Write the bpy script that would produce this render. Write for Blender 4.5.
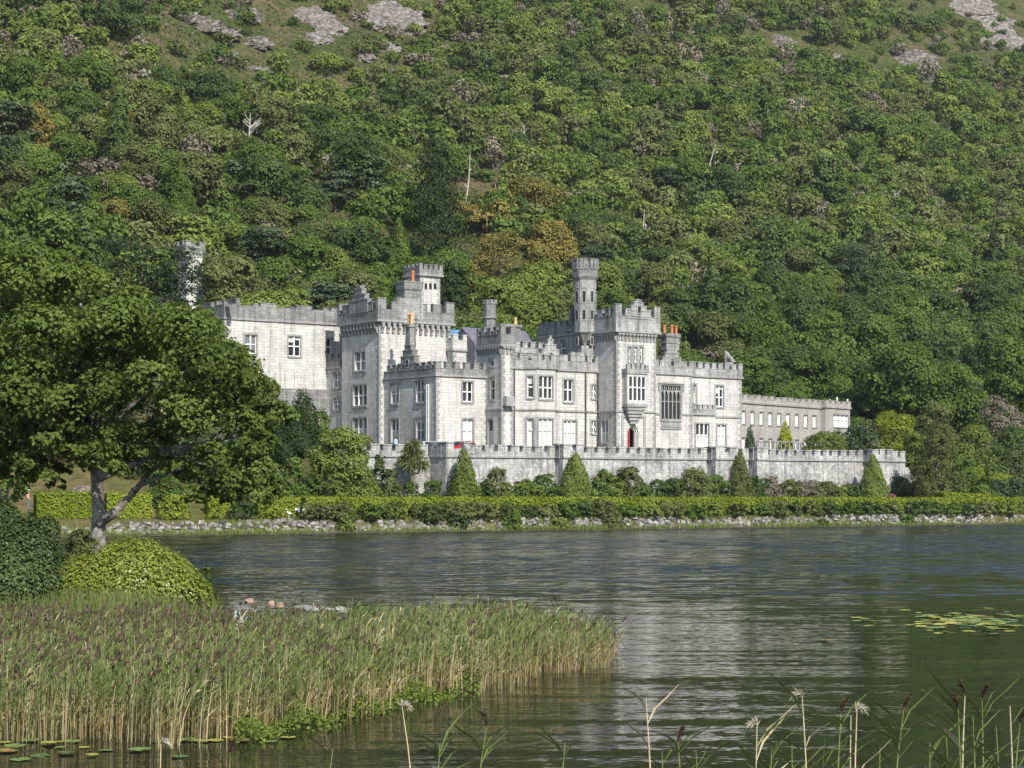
import bpy, math, random
import numpy as np
from mathutils import Vector, noise as mnoise

for _o in list(bpy.data.objects):
    bpy.data.objects.remove(_o)
sc = bpy.context.scene
col = sc.collection

# ------------------------------------------------------------------ camera, sky, sun, exposure
CAMH, FPX, HZ = 4.2, 1900.0, 485.0
cam_d = bpy.data.cameras.new('camera')
cam = bpy.data.objects.new('camera', cam_d)
col.objects.link(cam)
cam.location = (0, 0, CAMH)
cam.rotation_euler = (math.pi / 2, 0, 0)
cam_d.sensor_width = 36.0
cam_d.lens = 36.0 * FPX / 1024.0
cam_d.shift_y = (HZ - 384.0) / 1024.0
cam_d.clip_start = 0.5
cam_d.clip_end = 6000
sc.camera = cam

SUN_EL, SUN_AZ = math.radians(39), (0.47, -0.883)      # horizontal direction towards the sun
world = bpy.data.worlds.new("World")
sc.world = world
world.use_nodes = True
wn = world.node_tree.nodes
sky = wn.new('ShaderNodeTexSky')
sky.sky_type = 'NISHITA'
sky.sun_disc = False
sky.sun_elevation = SUN_EL
sky.sun_rotation = math.atan2(SUN_AZ[0], SUN_AZ[1])
sky.air_density = 1.0
sky.dust_density = 0.5
world.node_tree.links.new(sky.outputs[0], wn['Background'].inputs[0])
wn['Background'].inputs[1].default_value = 0.13
sun_d = bpy.data.lights.new('sun', 'SUN')
sun_d.energy = 4.7
sun_d.angle = math.radians(0.5)
sun_d.color = (1.0, 0.94, 0.83)
sun = bpy.data.objects.new('sun', sun_d)
col.objects.link(sun)
sdir = Vector((SUN_AZ[0] * math.cos(SUN_EL), SUN_AZ[1] * math.cos(SUN_EL), math.sin(SUN_EL)))
sun.rotation_euler = sdir.to_track_quat('Z', 'Y').to_euler()
sun.location = (60, -80, 120)
sc.view_settings.view_transform = 'Standard'
sc.view_settings.look = 'None'
sc.view_settings.exposure = 0.60
sc.view_settings.gamma = 1
sc.cycles.max_bounces = 5
sc.cycles.diffuse_bounces = 2
sc.cycles.glossy_bounces = 3
sc.cycles.transmission_bounces = 3
sc.cycles.transparent_max_bounces = 4
sc.cycles.caustics_reflective = False
sc.cycles.caustics_refractive = False

# ------------------------------------------------------------------ helpers
rng = np.random.default_rng(7)
random.seed(7)


def tag(o, label=None, cat=None, group=None, kind=None):
    if label: o['label'] = label
    if cat: o['category'] = cat
    if group: o['group'] = group
    if kind: o['kind'] = kind
    return o


def empty(name, loc=(0, 0, 0), rz=0.0):
    o = bpy.data.objects.new(name, None)
    o.empty_display_size = 0.5
    o.location = loc
    o.rotation_euler = (0, 0, rz)
    col.objects.link(o)
    return o


def copy_tree(o, parent=None):
    c = o.copy()
    col.objects.link(c)
    if parent is not None:
        c.parent = parent
    for ch in list(o.children):
        copy_tree(ch, c)
    return c


class MB:
    """collects quads, boxes, prisms, tubes, cards; build() links one mesh object"""
    def __init__(self):
        self.v, self.f, self.m = [], [], []

    def face(self, pts, m=0):
        b = len(self.v)
        self.v.extend([tuple(p) for p in pts])
        self.f.append(tuple(range(b, b + len(pts))))
        self.m.append(m)

    def hexa(self, p, m=0):
        b = len(self.v)
        self.v.extend([tuple(q) for q in p])
        for q in ((0, 3, 2, 1), (4, 5, 6, 7), (0, 1, 5, 4), (1, 2, 6, 5), (2, 3, 7, 6), (3, 0, 4, 7)):
            self.f.append(tuple(b + i for i in q))
            self.m.append(m)

    def box(self, x0, x1, y0, y1, z0, z1, m=0, t=0.0):
        self.hexa([(x0, y0, z0), (x1, y0, z0), (x1, y1, z0), (x0, y1, z0),
                   (x0 + t, y0 + t, z1), (x1 - t, y0 + t, z1), (x1 - t, y1 - t, z1), (x0 + t, y1 - t, z1)], m)

    def obox(self, O, e, n, a, d, z, m=0):
        P = lambda A, D, Z: (O[0] + e[0] * A + n[0] * D, O[1] + e[1] * A + n[1] * D, Z)
        self.hexa([P(a[0], d[1], z[0]), P(a[1], d[1], z[0]), P(a[1], d[0], z[0]), P(a[0], d[0], z[0]),
                   P(a[0], d[1], z[1]), P(a[1], d[1], z[1]), P(a[1], d[0], z[1]), P(a[0], d[0], z[1])], m)

    def poly(self, O, e, n, pts, d, m=0):
        """extruded polygon (a,z) between depths d0 (back) and d1 (front)"""
        P = lambda A, D, Z: (O[0] + e[0] * A + n[0] * D, O[1] + e[1] * A + n[1] * D, Z)
        self.face([P(a, d[1], z) for a, z in pts], m)
        self.face([P(a, d[0], z) for a, z in reversed(pts)], m)
        k = len(pts)
        for i in range(k):
            a, b = pts[i], pts[(i + 1) % k]
            self.face([P(a[0], d[1], a[1]), P(a[0], d[0], a[1]), P(b[0], d[0], b[1]), P(b[0], d[1], b[1])], m)

    def prism(self, cx, cy, r, z0, z1, n=8, m=0, r2=None, rot=None, cap=True):
        r2 = r if r2 is None else r2
        rot = math.pi / n if rot is None else rot
        A = [rot + 2 * math.pi * i / n for i in range(n)]
        lo = [(cx + r * math.cos(a), cy + r * math.sin(a), z0) for a in A]
        hi = [(cx + r2 * math.cos(a), cy + r2 * math.sin(a), z1) for a in A]
        b = len(self.v)
        self.v.extend(lo + hi)
        for i in range(n):
            j = (i + 1) % n
            self.f.append((b + i, b + j, b + n + j, b + n + i))
            self.m.append(m)
        if cap:
            self.f.append(tuple(b + n + i for i in range(n)))
            self.m.append(m)
            self.f.append(tuple(b + i for i in reversed(range(n))))
            self.m.append(m)

    def tube(self, pts, rad, n=7, m=0):
        pts = [Vector(p) for p in pts]
        b = len(self.v)
        for i, p in enumerate(pts):
            t = (pts[min(i + 1, len(pts) - 1)] - pts[max(i - 1, 0)]).normalized()
            up = Vector((0, 0, 1)) if abs(t.z) < .9 else Vector((1, 0, 0))
            x = t.cross(up).normalized()
            y = t.cross(x).normalized()
            for k in range(n):
                a = 2 * math.pi * k / n
                self.v.append(tuple(p + (x * math.cos(a) + y * math.sin(a)) * rad[i]))
        for i in range(len(pts) - 1):
            for k in range(n):
                k2 = (k + 1) % n
                self.f.append((b + i * n + k, b + i * n + k2, b + (i + 1) * n + k2, b + (i + 1) * n + k))
                self.m.append(m)
        self.f.append(tuple(b + (len(pts) - 1) * n + k for k in range(n)))
        self.m.append(m)

    def build(self, name, mats, parent=None, smooth=False):
        me = bpy.data.meshes.new(name)
        me.from_pydata(self.v, [], self.f)
        for q in (mats if isinstance(mats, (list, tuple)) else [mats]):
            me.materials.append(q)
        me.polygons.foreach_set('material_index', np.array(self.m, dtype=np.int32))
        if smooth:
            me.polygons.foreach_set('use_smooth', np.ones(len(self.f), dtype=bool))
        # box-projected UVs in metres
        nl = len(me.loops)
        vi = np.empty(nl, dtype=np.int32); me.loops.foreach_get('vertex_index', vi)
        co = np.array(self.v)[vi]
        tot = np.empty(len(me.polygons), dtype=np.int32); me.polygons.foreach_get('loop_total', tot)
        nr = np.empty(len(me.polygons) * 3); me.polygons.foreach_get('normal', nr)
        nr = np.repeat(nr.reshape(-1, 3), tot, axis=0)
        uv = np.empty((nl, 2))
        az = np.abs(nr[:, 2]) > .75
        ax = (np.abs(nr[:, 0]) > np.abs(nr[:, 1]))
        uv[:, 0] = np.where(az, co[:, 0], np.where(ax, co[:, 1], co[:, 0]))
        uv[:, 1] = np.where(az, co[:, 1], co[:, 2])
        l = me.uv_layers.new(name='UVMap')
        l.data.foreach_set('uv', uv.ravel())
        me.update()
        o = bpy.data.objects.new(name, me)
        col.objects.link(o)
        if parent is not None:
            o.parent = parent
        return o


def mesh_np(name, V, loops_per, mats, midx=None, tint=None, hgt=None, parent=None, obj=True, smooth=False):
    """mesh of equal-sized faces (loops_per corners) from a flat vertex array, with per-face attributes"""
    V = np.asarray(V, dtype=np.float32).reshape(-1, 3)
    nf = len(V) // loops_per
    me = bpy.data.meshes.new(name)
    me.vertices.add(len(V))
    me.vertices.foreach_set('co', V.ravel())
    me.loops.add(len(V))
    me.loops.foreach_set('vertex_index', np.arange(len(V), dtype=np.int32))
    me.polygons.add(nf)
    me.polygons.foreach_set('loop_start', np.arange(0, len(V), loops_per, dtype=np.int32))
    for q in (mats if isinstance(mats, (list, tuple)) else [mats]):
        me.materials.append(q)
    if midx is not None:
        me.polygons.foreach_set('material_index', np.asarray(midx, dtype=np.int32))
    me.update(calc_edges=True)
    if tint is not None:
        a = me.attributes.new('tint', 'FLOAT', 'FACE')
        a.data.foreach_set('value', np.asarray(tint, dtype=np.float32))
    if hgt is not None:
        a = me.attributes.new('hgt', 'FLOAT', 'POINT')
        a.data.foreach_set('value', np.asarray(hgt, dtype=np.float32))
    if not obj:
        return me
    o = bpy.data.objects.new(name, me)
    col.objects.link(o)
    if parent is not None:
        o.parent = parent
    return o


# ------------------------------------------------------------------ materials
def new_mat(name):
    m = bpy.data.materials.new(name)
    m.use_nodes = True
    nt = m.node_tree
    return m, nt, nt.nodes['Principled BSDF']


def nd(nt, kind, **kw):
    n = nt.nodes.new(kind)
    for k, v in kw.items():
        if k in n.inputs:
            n.inputs[k].default_value = v
        else:
            setattr(n, k, v)
    return n


def mixc(nt, fac, a, b, blend='MIX'):
    n = nt.nodes.new('ShaderNodeMix')
    n.data_type = 'RGBA'
    n.blend_type = blend
    for sock, val in ((n.inputs[0], fac), (n.inputs[6], a), (n.inputs[7], b)):
        if hasattr(val, 'is_linked') or hasattr(val, 'links'):
            nt.links.new(val, sock)
        else:
            sock.default_value = val if not isinstance(val, tuple) else (*val, 1.0)[:4]
    return n.outputs[2]


def ramp(nt, src, stops):
    n = nt.nodes.new('ShaderNodeValToRGB')
    cr = n.color_ramp
    while len(cr.elements) < len(stops):
        cr.elements.new(0.5)
    for e, (p, c) in zip(cr.elements, stops):
        e.position = p
        e.color = (*c, 1) if isinstance(c, tuple) else (c, c, c, 1)
    nt.links.new(src, n.inputs[0])
    return n.outputs[0]


def stone_mat(name, c_lo, c_hi, c_stain, stain=0.5, bw=.75, bh=.32, lichen=0.0):
    m, nt, p = new_mat(name)
    L = nt.links.new
    uv = nd(nt, 'ShaderNodeUVMap')
    br = nd(nt, 'ShaderNodeTexBrick', Scale=1.0)
    br.inputs['Brick Width'].default_value = bw
    br.inputs['Row Height'].default_value = bh
    br.inputs['Mortar Size'].default_value = 0.018
    br.inputs['Mortar Smooth'].default_value = 0.3
    br.inputs['Bias'].default_value = 0.0
    br.inputs['Color1'].default_value = (*c_lo, 1)
    br.inputs['Color2'].default_value = (*c_hi, 1)
    br.inputs['Mortar'].default_value = (*[c * .78 for c in c_lo], 1)
    dn = nd(nt, 'ShaderNodeTexNoise', Scale=3.0)
    L(uv.outputs[0], dn.inputs['Vector'])
    vm = nd(nt, 'ShaderNodeVectorMath', operation='MULTIPLY_ADD')
    L(dn.outputs['Color'], vm.inputs[0]); vm.inputs[1].default_value = (.06, .06, 0); L(uv.outputs[0], vm.inputs[2])
    L(vm.outputs[0], br.inputs['Vector'])
    # broad weathering
    n1 = nd(nt, 'ShaderNodeTexNoise', Scale=.35, Detail=6.0, Roughness=.65)
    L(uv.outputs[0], n1.inputs['Vector'])
    c = mixc(nt, ramp(nt, n1.outputs[0], [(.38, 0.0), (.68, stain)]), br.outputs['Color'], c_stain)
    # rain streaks
    mp = nd(nt, 'ShaderNodeMapping'); mp.inputs['Scale'].default_value = (2.2, .16, 1)
    L(uv.outputs[0], mp.inputs[0])
    n2 = nd(nt, 'ShaderNodeTexNoise', Scale=1.0, Detail=5.0, Roughness=.6)
    L(mp.outputs[0], n2.inputs['Vector'])
    c = mixc(nt, ramp(nt, n2.outputs[0], [(.48, 0.0), (.70, stain * 1.15)]), c, tuple(x * .75 for x in c_stain))
    n3 = nd(nt, 'ShaderNodeTexNoise', Scale=5.0, Detail=4.0)
    L(uv.outputs[0], n3.inputs['Vector'])
    c = mixc(nt, .55, c, ramp(nt, n3.outputs[0], [(.3, .55), (.7, 1.0)]), 'MULTIPLY')
    if lichen:
        n4 = nd(nt, 'ShaderNodeTexNoise', Scale=2.2, Detail=8.0, Roughness=.7)
        L(uv.outputs[0], n4.inputs['Vector'])
        c = mixc(nt, ramp(nt, n4.outputs[0], [(.52, 0.0), (.6, lichen)]), c, (.62, .62, .58))
    L(c, p.inputs['Base Color'])
    p.inputs['Roughness'].default_value = .93
    p.inputs['Specular IOR Level'].default_value = .2
    b = nd(nt, 'ShaderNodeBump', Strength=.5, Distance=.04)
    h = nd(nt, 'ShaderNodeMath', operation='ADD')
    L(br.outputs['Fac'], h.inputs[0]); L(n3.outputs[0], h.inputs[1])
    b.invert = True
    L(h.outputs[0], b.inputs['Height'])
    L(b.outputs[0], p.inputs['Normal'])
    return m


def plain_mat(name, c, rough=.7, var=.25, scale=4.0, metal=0.0, spec=.4):
    m, nt, p = new_mat(name)
    tc = nd(nt, 'ShaderNodeTexCoord')
    n = nd(nt, 'ShaderNodeTexNoise', Scale=scale, Detail=5.0)
    nt.links.new(tc.outputs['Object'], n.inputs['Vector'])
    k = ramp(nt, n.outputs[0], [(.3, tuple(x * (1 - var) for x in c)), (.7, tuple(min(1, x * (1 + var)) for x in c))])
    nt.links.new(k, p.inputs['Base Color'])
    p.inputs['Roughness'].default_value = rough
    p.inputs['Metallic'].default_value = metal
    p.inputs['Specular IOR Level'].default_value = spec
    return m


def leaf_mat(name, c0, c1, c2, trans=.32, spread=.3, gloss=0.0):
    m = bpy.data.materials.new(name)
    m.use_nodes = True
    nt = m.node_tree
    nt.nodes.clear()
    L = nt.links.new
    at = nd(nt, 'ShaderNodeAttribute', attribute_name='tint')
    oi = nd(nt, 'ShaderNodeObjectInfo')
    ma = nd(nt, 'ShaderNodeMath', operation='MULTIPLY_ADD')
    L(oi.outputs['Random'], ma.inputs[0]); ma.inputs[1].default_value = spread
    L(at.outputs['Fac'], ma.inputs[2])
    sb = nd(nt, 'ShaderNodeMath', operation='SUBTRACT'); L(ma.outputs[0], sb.inputs[0]); sb.inputs[1].default_value = spread / 2
    c = ramp(nt, sb.outputs[0], [(0.05, c0), (.5, c1), (.95, c2)])
    d = nd(nt, 'ShaderNodeBsdfDiffuse'); L(c, d.inputs[0])
    t = nd(nt, 'ShaderNodeBsdfTranslucent')
    yc = mixc(nt, .5, c, (1.0, 1.0, .35), 'MULTIPLY'); L(yc, t.inputs[0])
    mx = nd(nt, 'ShaderNodeMixShader'); mx.inputs[0].default_value = trans
    L(d.outputs[0], mx.inputs[1]); L(t.outputs[0], mx.inputs[2])
    out = nd(nt, 'ShaderNodeOutputMaterial')
    last = mx.outputs[0]
    if gloss:
        g = nd(nt, 'ShaderNodeBsdfGlossy', Roughness=.42)
        g.inputs[0].default_value = (.9, .95, 1, 1)
        m2 = nd(nt, 'ShaderNodeMixShader'); m2.inputs[0].default_value = gloss
        L(last, m2.inputs[1]); L(g.outputs[0], m2.inputs[2])
        last = m2.outputs[0]
    L(last, out.inputs[0])
    return m


M = {}
M['ashlar'] = stone_mat('pale_granite', (.54, .53, .50), (.70, .69, .66), (.29, .285, .27), .52)
M['greystone'] = stone_mat('weathered_stone', (.24, .24, .235), (.36, .36, .35), (.13, .13, .13), .7, .6, .3)
M['parapet'] = stone_mat('patchy_parapet_stone', (.38, .38, .37), (.50, .50, .485), (.15, .15, .15), .9, .6, .3)
M['trim'] = stone_mat('grey_dressed_stone', (.33, .33, .325), (.42, .42, .415), (.22, .22, .22), .6, .5, .3)
M['wallstone'] = stone_mat('terrace_rubble', (.40, .40, .39), (.56, .56, .545), (.15, .15, .145), .95, .5, .24, .4)
M['beige'] = stone_mat('beige_rendered_stone', (.37, .355, .325), (.45, .43, .395), (.25, .24, .22), .5, .8, .35)
M['lead'] = plain_mat('dark_lead_roof', (.12, .125, .13), .6, .2, .8)
M['slate'] = plain_mat('purple_slate', (.13, .12, .15), .6, .25, 2.0)
M['blueglass'] = plain_mat('blue_roof_glazing', (.10, .22, .36), .25, .3, 1.2)
M['paint'] = plain_mat('white_window_paint', (.74, .74, .72), .5, .06, 3.0)
M['blind_sheen'] = plain_mat('blind_and_pane_sheen', (.52, .52, .51), .8, .08, 1.0)  # blinds, and a pale tone standing in for reflections on the lower panes
M['terracotta'] = plain_mat('terracotta', (.42, .15, .07), .8, .25, 6.0)
M['buff'] = plain_mat('buff_clay', (.62, .36, .18), .8, .2, 6.0)
M['reddoor'] = plain_mat('red_door_paint', (.22, .03, .025), .5, .15, 3.0)
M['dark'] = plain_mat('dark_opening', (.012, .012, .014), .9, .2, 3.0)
M['iron'] = plain_mat('black_iron', (.03, .03, .032), .5, .2, 5.0)
gm, nt, p = new_mat('window_glass')
p.inputs['Base Color'].default_value = (.02, .023, .028, 1)
p.inputs['Roughness'].default_value = .06
M['glass'] = gm
gm2 = gm.copy(); gm2.name = 'window_glass_sky_grey'
gm2.node_tree.nodes['Principled BSDF'].inputs['Base Color'].default_value = (.13, .135, .14, 1)  # sky reflection put into the pane's grey base colour
M['glass2'] = gm2
# bark
def bark(name, c0, c1, lich=None):
    m, nt, p = new_mat(name)
    L = nt.links.new
    tc = nd(nt, 'ShaderNodeTexCoord')
    mp = nd(nt, 'ShaderNodeMapping'); mp.inputs['Scale'].default_value = (3, 3, .8)
    L(tc.outputs['Object'], mp.inputs[0])
    n = nd(nt, 'ShaderNodeTexNoise', Scale=3.0, Detail=8.0, Roughness=.7)
    L(mp.outputs[0], n.inputs['Vector'])
    c = ramp(nt, n.outputs[0], [(.35, c0), (.65, c1)])
    if lich:
        n2 = nd(nt, 'ShaderNodeTexNoise', Scale=2.1, Detail=5.0, Roughness=.7)
        L(tc.outputs['Object'], n2.inputs['Vector'])
        c = mixc(nt, ramp(nt, n2.outputs[0], [(.47, 0.0), (.56, .9)]), c, lich)
    L(c, p.inputs['Base Color'])
    p.inputs['Roughness'].default_value = .95
    b = nd(nt, 'ShaderNodeBump', Strength=.8, Distance=.06)
    L(n.outputs[0], b.inputs['Height']); L(b.outputs[0], p.inputs['Normal'])
    return m
M['bark'] = bark('grey_bark', (.07, .06, .05), (.15, .135, .11), (.26, .25, .215))
M['palebark'] = bark('pale_bark', (.22, .20, .18), (.45, .43, .40))
M['darkbark'] = bark('dark_bark', (.03, .025, .02), (.08, .07, .055))
M['deadwood'] = bark('bleached_wood', (.32, .29, .26), (.55, .53, .50))

LEAF = {
    'midgreen': leaf_mat('leaf_mid_green', (.056, .096, .022), (.106, .172, .038), (.172, .248, .066), .40),
    'dark': leaf_mat('leaf_dark_green', (.044, .074, .026), (.082, .130, .042), (.132, .184, .062), .40),
    'yellow': leaf_mat('leaf_yellow_green', (.085, .122, .028), (.160, .212, .050), (.245, .300, .082), .38),
    'olive': leaf_mat('leaf_olive', (.070, .088, .031), (.135, .162, .057), (.205, .230, .092), .38),
    'pine':       leaf_mat('needle_blue_green', (.030, .050, .024), (.066, .098, .048), (.115, .152, .080), .15),
    'autumn': leaf_mat('leaf_autumn', (.110, .105, .030), (.220, .190, .055), (.320, .265, .085), .34),
    'brown':      leaf_mat('twigs_grey_brown', (.080, .070, .048), (.165, .145, .105), (.265, .235, .180), .1),
    'conifer':    leaf_mat('needle_dark', (.013, .025, .009), (.030, .050, .019), (.056, .084, .034), .1),
    'syc': leaf_mat('leaf_sycamore', (.074, .108, .026), (.150, .205, .052), (.245, .300, .094), .45),
    'lime':       leaf_mat('leaf_lime', (.080, .108, .016), (.195, .238, .034), (.320, .350, .075), .33, .3, .025),
    'laurel':     leaf_mat('leaf_laurel', (.024, .040, .015), (.054, .086, .028), (.110, .150, .050), .25, .2, .015),
    'gold':       leaf_mat('leaf_gold', (.10, .12, .012), (.24, .26, .02), (.40, .40, .045)),
    'hedge':      leaf_mat('leaf_hedge', (.090, .125, .016), (.190, .240, .030), (.300, .340, .060)),
}

# ------------------------------------------------------------------ terrain
AX, AY = -7.8, 195.0                 # castle anchor: the near corner of its front
CC, SS = 0.8058, 0.5922              # direction of the castle front
WK = 0.8762


def smooth(a, b, x):
    t = np.clip((x - a) / (b - a), 0, 1)
    return t * t * (3 - 2 * t)


def uv_of(X, Y):
    dx, dy = X - AX, Y - AY
    return CC * dx + SS * dy, -SS * dx + CC * dy


def shore_w(X, Y):
    return WK * (Y - 173.5 - .55 * X)


def lumps(X, Y, s, ph=0.0):
    x, y = X / s, Y / s
    return (np.sin(x * 1.7 + y * .9 + ph) + np.sin(-x * .8 + y * 2.1 + 1.3 + ph) + .6 * np.sin(x * 3.1 - y * 2.3 + 2 * ph)
            + .5 * np.sin(x * 4.7 + y * 4.1 + ph * 3)) / 3.1


def land_edge(Y):
    return np.interp(Y, [18, 26, 40, 50, 57, 62, 66, 72, 80, 95, 130], [-60, -30, -15.5, -11.5, -9.6, -9.0, -9.9, -12.8, -16.2, -25, -60])


def ground_z(X, Y):
    X = np.asarray(X, dtype=float); Y = np.asarray(Y, dtype=float)
    u, v = uv_of(X, Y)
    w = shore_w(X, Y)
    low = np.where(w < 0, np.maximum(w * .25, -1.6), np.where(w < 1.2, .12 * w, .14 + 1.05 * smooth(1.2, 2.6, w)))
    lawn = low + np.where(w > 2.6, .055 * (w - 2.6), 0)
    slope_l = lawn + np.where(w > 7, .235 * (w - 7), 0)
    slope_r = lawn + np.where(w > 9, .135 * (w - 9), 0)
    left = smooth(-14, -22, u)
    right = smooth(52, 60, u - 1.25 * np.clip(v, 0, 40))
    # left of the step in the wall the terrace edge sits back
    edge = np.where(u < -6.0, -7.6, -10.5)
    tm = smooth(0, 1.3, v - edge) * (1 - left) * (1 - right)
    z = lawn * (1 - left) * (1 - right) + slope_l * left + slope_r * right
    z = z * (1 - tm) + 7.1 * tm
    foot = 46 + 24 * smooth(42, 78, u)
    q = np.maximum(w - foot, 0)
    qc = np.minimum(q, 290)
    hill = 8 + .50 * qc + .0005 * qc * qc + .10 * (q - qc)
    hb = smooth(-6, 8, w - foot)
    far = np.maximum(z, 0) * (1 - hb) + np.where(w > foot, hill, np.maximum(z, 7.5)) * hb
    rough = smooth(10, 70, w - foot)
    z = np.where(w > foot - 6, far, z) + rough * (4.0 * lumps(X, Y, 34.0) + 1.6 * lumps(X, Y, 13.0, 2.0))
    # near bank under the camera and the point of land on the left
    d = land_edge(Y) - X
    nl = np.where((Y > 24) & (Y < 125), -1.2 + 1.75 * smooth(-2.2, 2.0, d) + .03 * np.clip(d, 0, 30), -2)
    bank = np.where(Y < 26, (19.5 - Y) * .15, -2.0)
    return np.maximum(np.maximum(z, nl), bank)


def gz(x, y):
    return float(ground_z(np.array([x]), np.array([y]))[0])


def px_world(px, py, Y):
    return ((px - 512) / FPX * Y, Y, CAMH + (HZ - py) / FPX * Y)


def px_ground(px, py, y0=150.0, y1=900.0):
    """where the line of sight through a point of the picture meets the land"""
    Y = np.arange(y0, y1, .5)
    X = (px - 512) / FPX * Y
    Z = CAMH + (HZ - py) / FPX * Y
    hit = np.nonzero(ground_z(X, Y) >= Z)[0]
    i = hit[0] if len(hit) else len(Y) - 1
    return float(X[i]), float(Y[i]), float(ground_z(X[i:i + 1], Y[i:i + 1])[0])


def to_px(x, y, z):
    return 512 + FPX * x / y, HZ - FPX * (z - CAMH) / y


ys = np.concatenate([np.arange(-60, 10, 8), np.arange(10, 100, 2.0), np.arange(100, 130, 4.0), np.arange(130, 290, 1.0),
                     np.arange(290, 460, 4.0), np.arange(460, 800, 10.0), np.arange(800, 1500, 60)])
xs = np.concatenate([np.arange(-900, -160, 60), np.arange(-160, -80, 6.0), np.arange(-80, 90, 1.4), np.arange(90, 200, 5.0), np.arange(200, 1000, 60)])
GX, GY = np.meshgrid(xs, ys)
GZ = ground_z(GX, GY)
nx, ny = len(xs), len(ys)
me = bpy.data.meshes.new('ground')
idx = np.arange(nx * ny).reshape(ny, nx)
F = np.stack([idx[:-1, :-1], idx[:-1, 1:], idx[1:, 1:], idx[1:, :-1]], axis=-1).reshape(-1, 4)
me.from_pydata(np.stack([GX, GY, GZ], -1).reshape(-1, 3).tolist(), [], F.tolist())
me.polygons.foreach_set('use_smooth', np.ones(len(F), dtype=bool))
gm, nt, p = new_mat('hill_and_bank')
L = nt.links.new
geo = nd(nt, 'ShaderNodeNewGeometry')
n1 = nd(nt, 'ShaderNodeTexNoise', Scale=.09, Detail=8.0, Roughness=.65)
n2 = nd(nt, 'ShaderNodeTexNoise', Scale=.9, Detail=6.0, Roughness=.7)
n3 = nd(nt, 'ShaderNodeTexNoise', Scale=.22, Detail=7.0, Roughness=.7)
for n in (n1, n2, n3):
    L(geo.outputs['Position'], n.inputs['Vector'])
heath = mixc(nt, ramp(nt, n1.outputs[0], [(.40, 0.0), (.60, 1.0)]), (.070, .085, .026), (.125, .098, .055))
heath = mixc(nt, ramp(nt, n3.outputs[0], [(.46, 0.0), (.56, .85)]), heath, (.050, .072, .018))
grass = mixc(nt, ramp(nt, n3.outputs[0], [(.38, 0.0), (.62, 1.0)]), (.150, .120, .055), (.105, .115, .035))
sep = nd(nt, 'ShaderNodeSeparateXYZ'); L(geo.outputs['Position'], sep.inputs[0])
mr = nd(nt, 'ShaderNodeMapRange'); L(sep.outputs['Z'], mr.inputs[0])
mr.inputs[1].default_value = 11.0; mr.inputs[2].default_value = 16.0
c = mixc(nt, mr.outputs[0], grass, heath)
mr2 = nd(nt, 'ShaderNodeMapRange'); L(sep.outputs['Z'], mr2.inputs[0])
mr2.inputs[1].default_value = .14; mr2.inputs[2].default_value = .3
c = mixc(nt, mr2.outputs[0], (.10, .085, .065), c)
c = mixc(nt, .85, c, ramp(nt, n2.outputs[0], [(.3, .35), (.7, 1.15)]), 'MULTIPLY')
L(c, p.inputs['Base Color'])
p.inputs['Roughness'].default_value = .97
p.inputs['Specular IOR Level'].default_value = .1
bp = nd(nt, 'ShaderNodeBump', Strength=.8, Distance=.3)
L(n2.outputs[0], bp.inputs['Height']); L(bp.outputs[0], p.inputs['Normal'])
me.materials.append(gm)
ground = bpy.data.objects.new('ground', me)
col.objects.link(ground)
tag(ground, 'grassy lake shore rising into a heathy mountainside', kind='structure')

# lake
wm, nt, p = new_mat('lake_water')
L = nt.links.new
geo = nd(nt, 'ShaderNodeNewGeometry')
sep = nd(nt, 'ShaderNodeSeparateXYZ'); L(geo.outputs['Position'], sep.inputs[0])
def wave(scale, detail, rot=0.0, rough=.5, colour=True):
    mp = nd(nt, 'ShaderNodeMapping'); mp.inputs['Scale'].default_value = scale
    mp.inputs['Rotation'].default_value = (0, 0, rot)
    L(geo.outputs['Position'], mp.inputs[0])
    n = nd(nt, 'ShaderNodeTexNoise', Scale=1.0, Detail=detail, Roughness=rough)
    L(mp.outputs[0], n.inputs['Vector'])
    return n.outputs['Color' if colour else 0]
def vmath(op, a, b=None, c=None):
    n = nd(nt, 'ShaderNodeVectorMath', operation=op)
    for k_, q in enumerate((a, b, c)):
        if q is None: continue
        if isinstance(q, tuple): n.inputs[k_].default_value = q
        else: L(q, n.inputs[k_])
    return n
far_w = vmath('SUBTRACT', wave((.5, 1.5, 1), 3.0, .10, .6), (.5, .5, .5)).outputs[0]
near_w = vmath('SUBTRACT', wave((.12, 1.5, 1), 3.0, -.03, .55), (.5, .5, .5)).outputs[0]
patch = wave((.018, .05, 1), 3.0, .1, .5, False)
wind = nd(nt, 'ShaderNodeMapRange'); L(sep.outputs['Y'], wind.inputs[0])
wind.inputs[1].default_value = 50.0; wind.inputs[2].default_value = 96.0
wp = nd(nt, 'ShaderNodeMath', operation='MULTIPLY'); L(wind.outputs[0], wp.inputs[0])
L(ramp(nt, patch, [(.36, .55), (.62, 1.0)]), wp.inputs[1])
f1 = vmath('MULTIPLY_ADD', far_w, (.75, 1.45, 0), (0, -.15, 0)).outputs[0]      # constant tilt towards the camera, added to darken the far reflections
f2 = vmath('SCALE', f1); L(wp.outputs[0], f2.inputs['Scale'])
fine_w = vmath('SUBTRACT', wave((3.2, 8.0, 1), 2.0, .05, .5), (.5, .5, .5)).outputs[0]
f3 = vmath('MULTIPLY_ADD', near_w, (.05, .19, 0), f2.outputs[0]).outputs[0]
f3 = vmath('MULTIPLY_ADD', fine_w, (.09, .19, 0), f3).outputs[0]
nn = vmath('NORMALIZE', vmath('ADD', f3, (0, 0, 1)).outputs[0])
L(nn.outputs[0], p.inputs['Normal'])
p.inputs['Base Color'].default_value = (.012, .014, .009, 1)
p.inputs['Roughness'].default_value = .05
p.inputs['IOR'].default_value = 1.333
p.inputs['Specular IOR Level'].default_value = .27
mb = MB()
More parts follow.
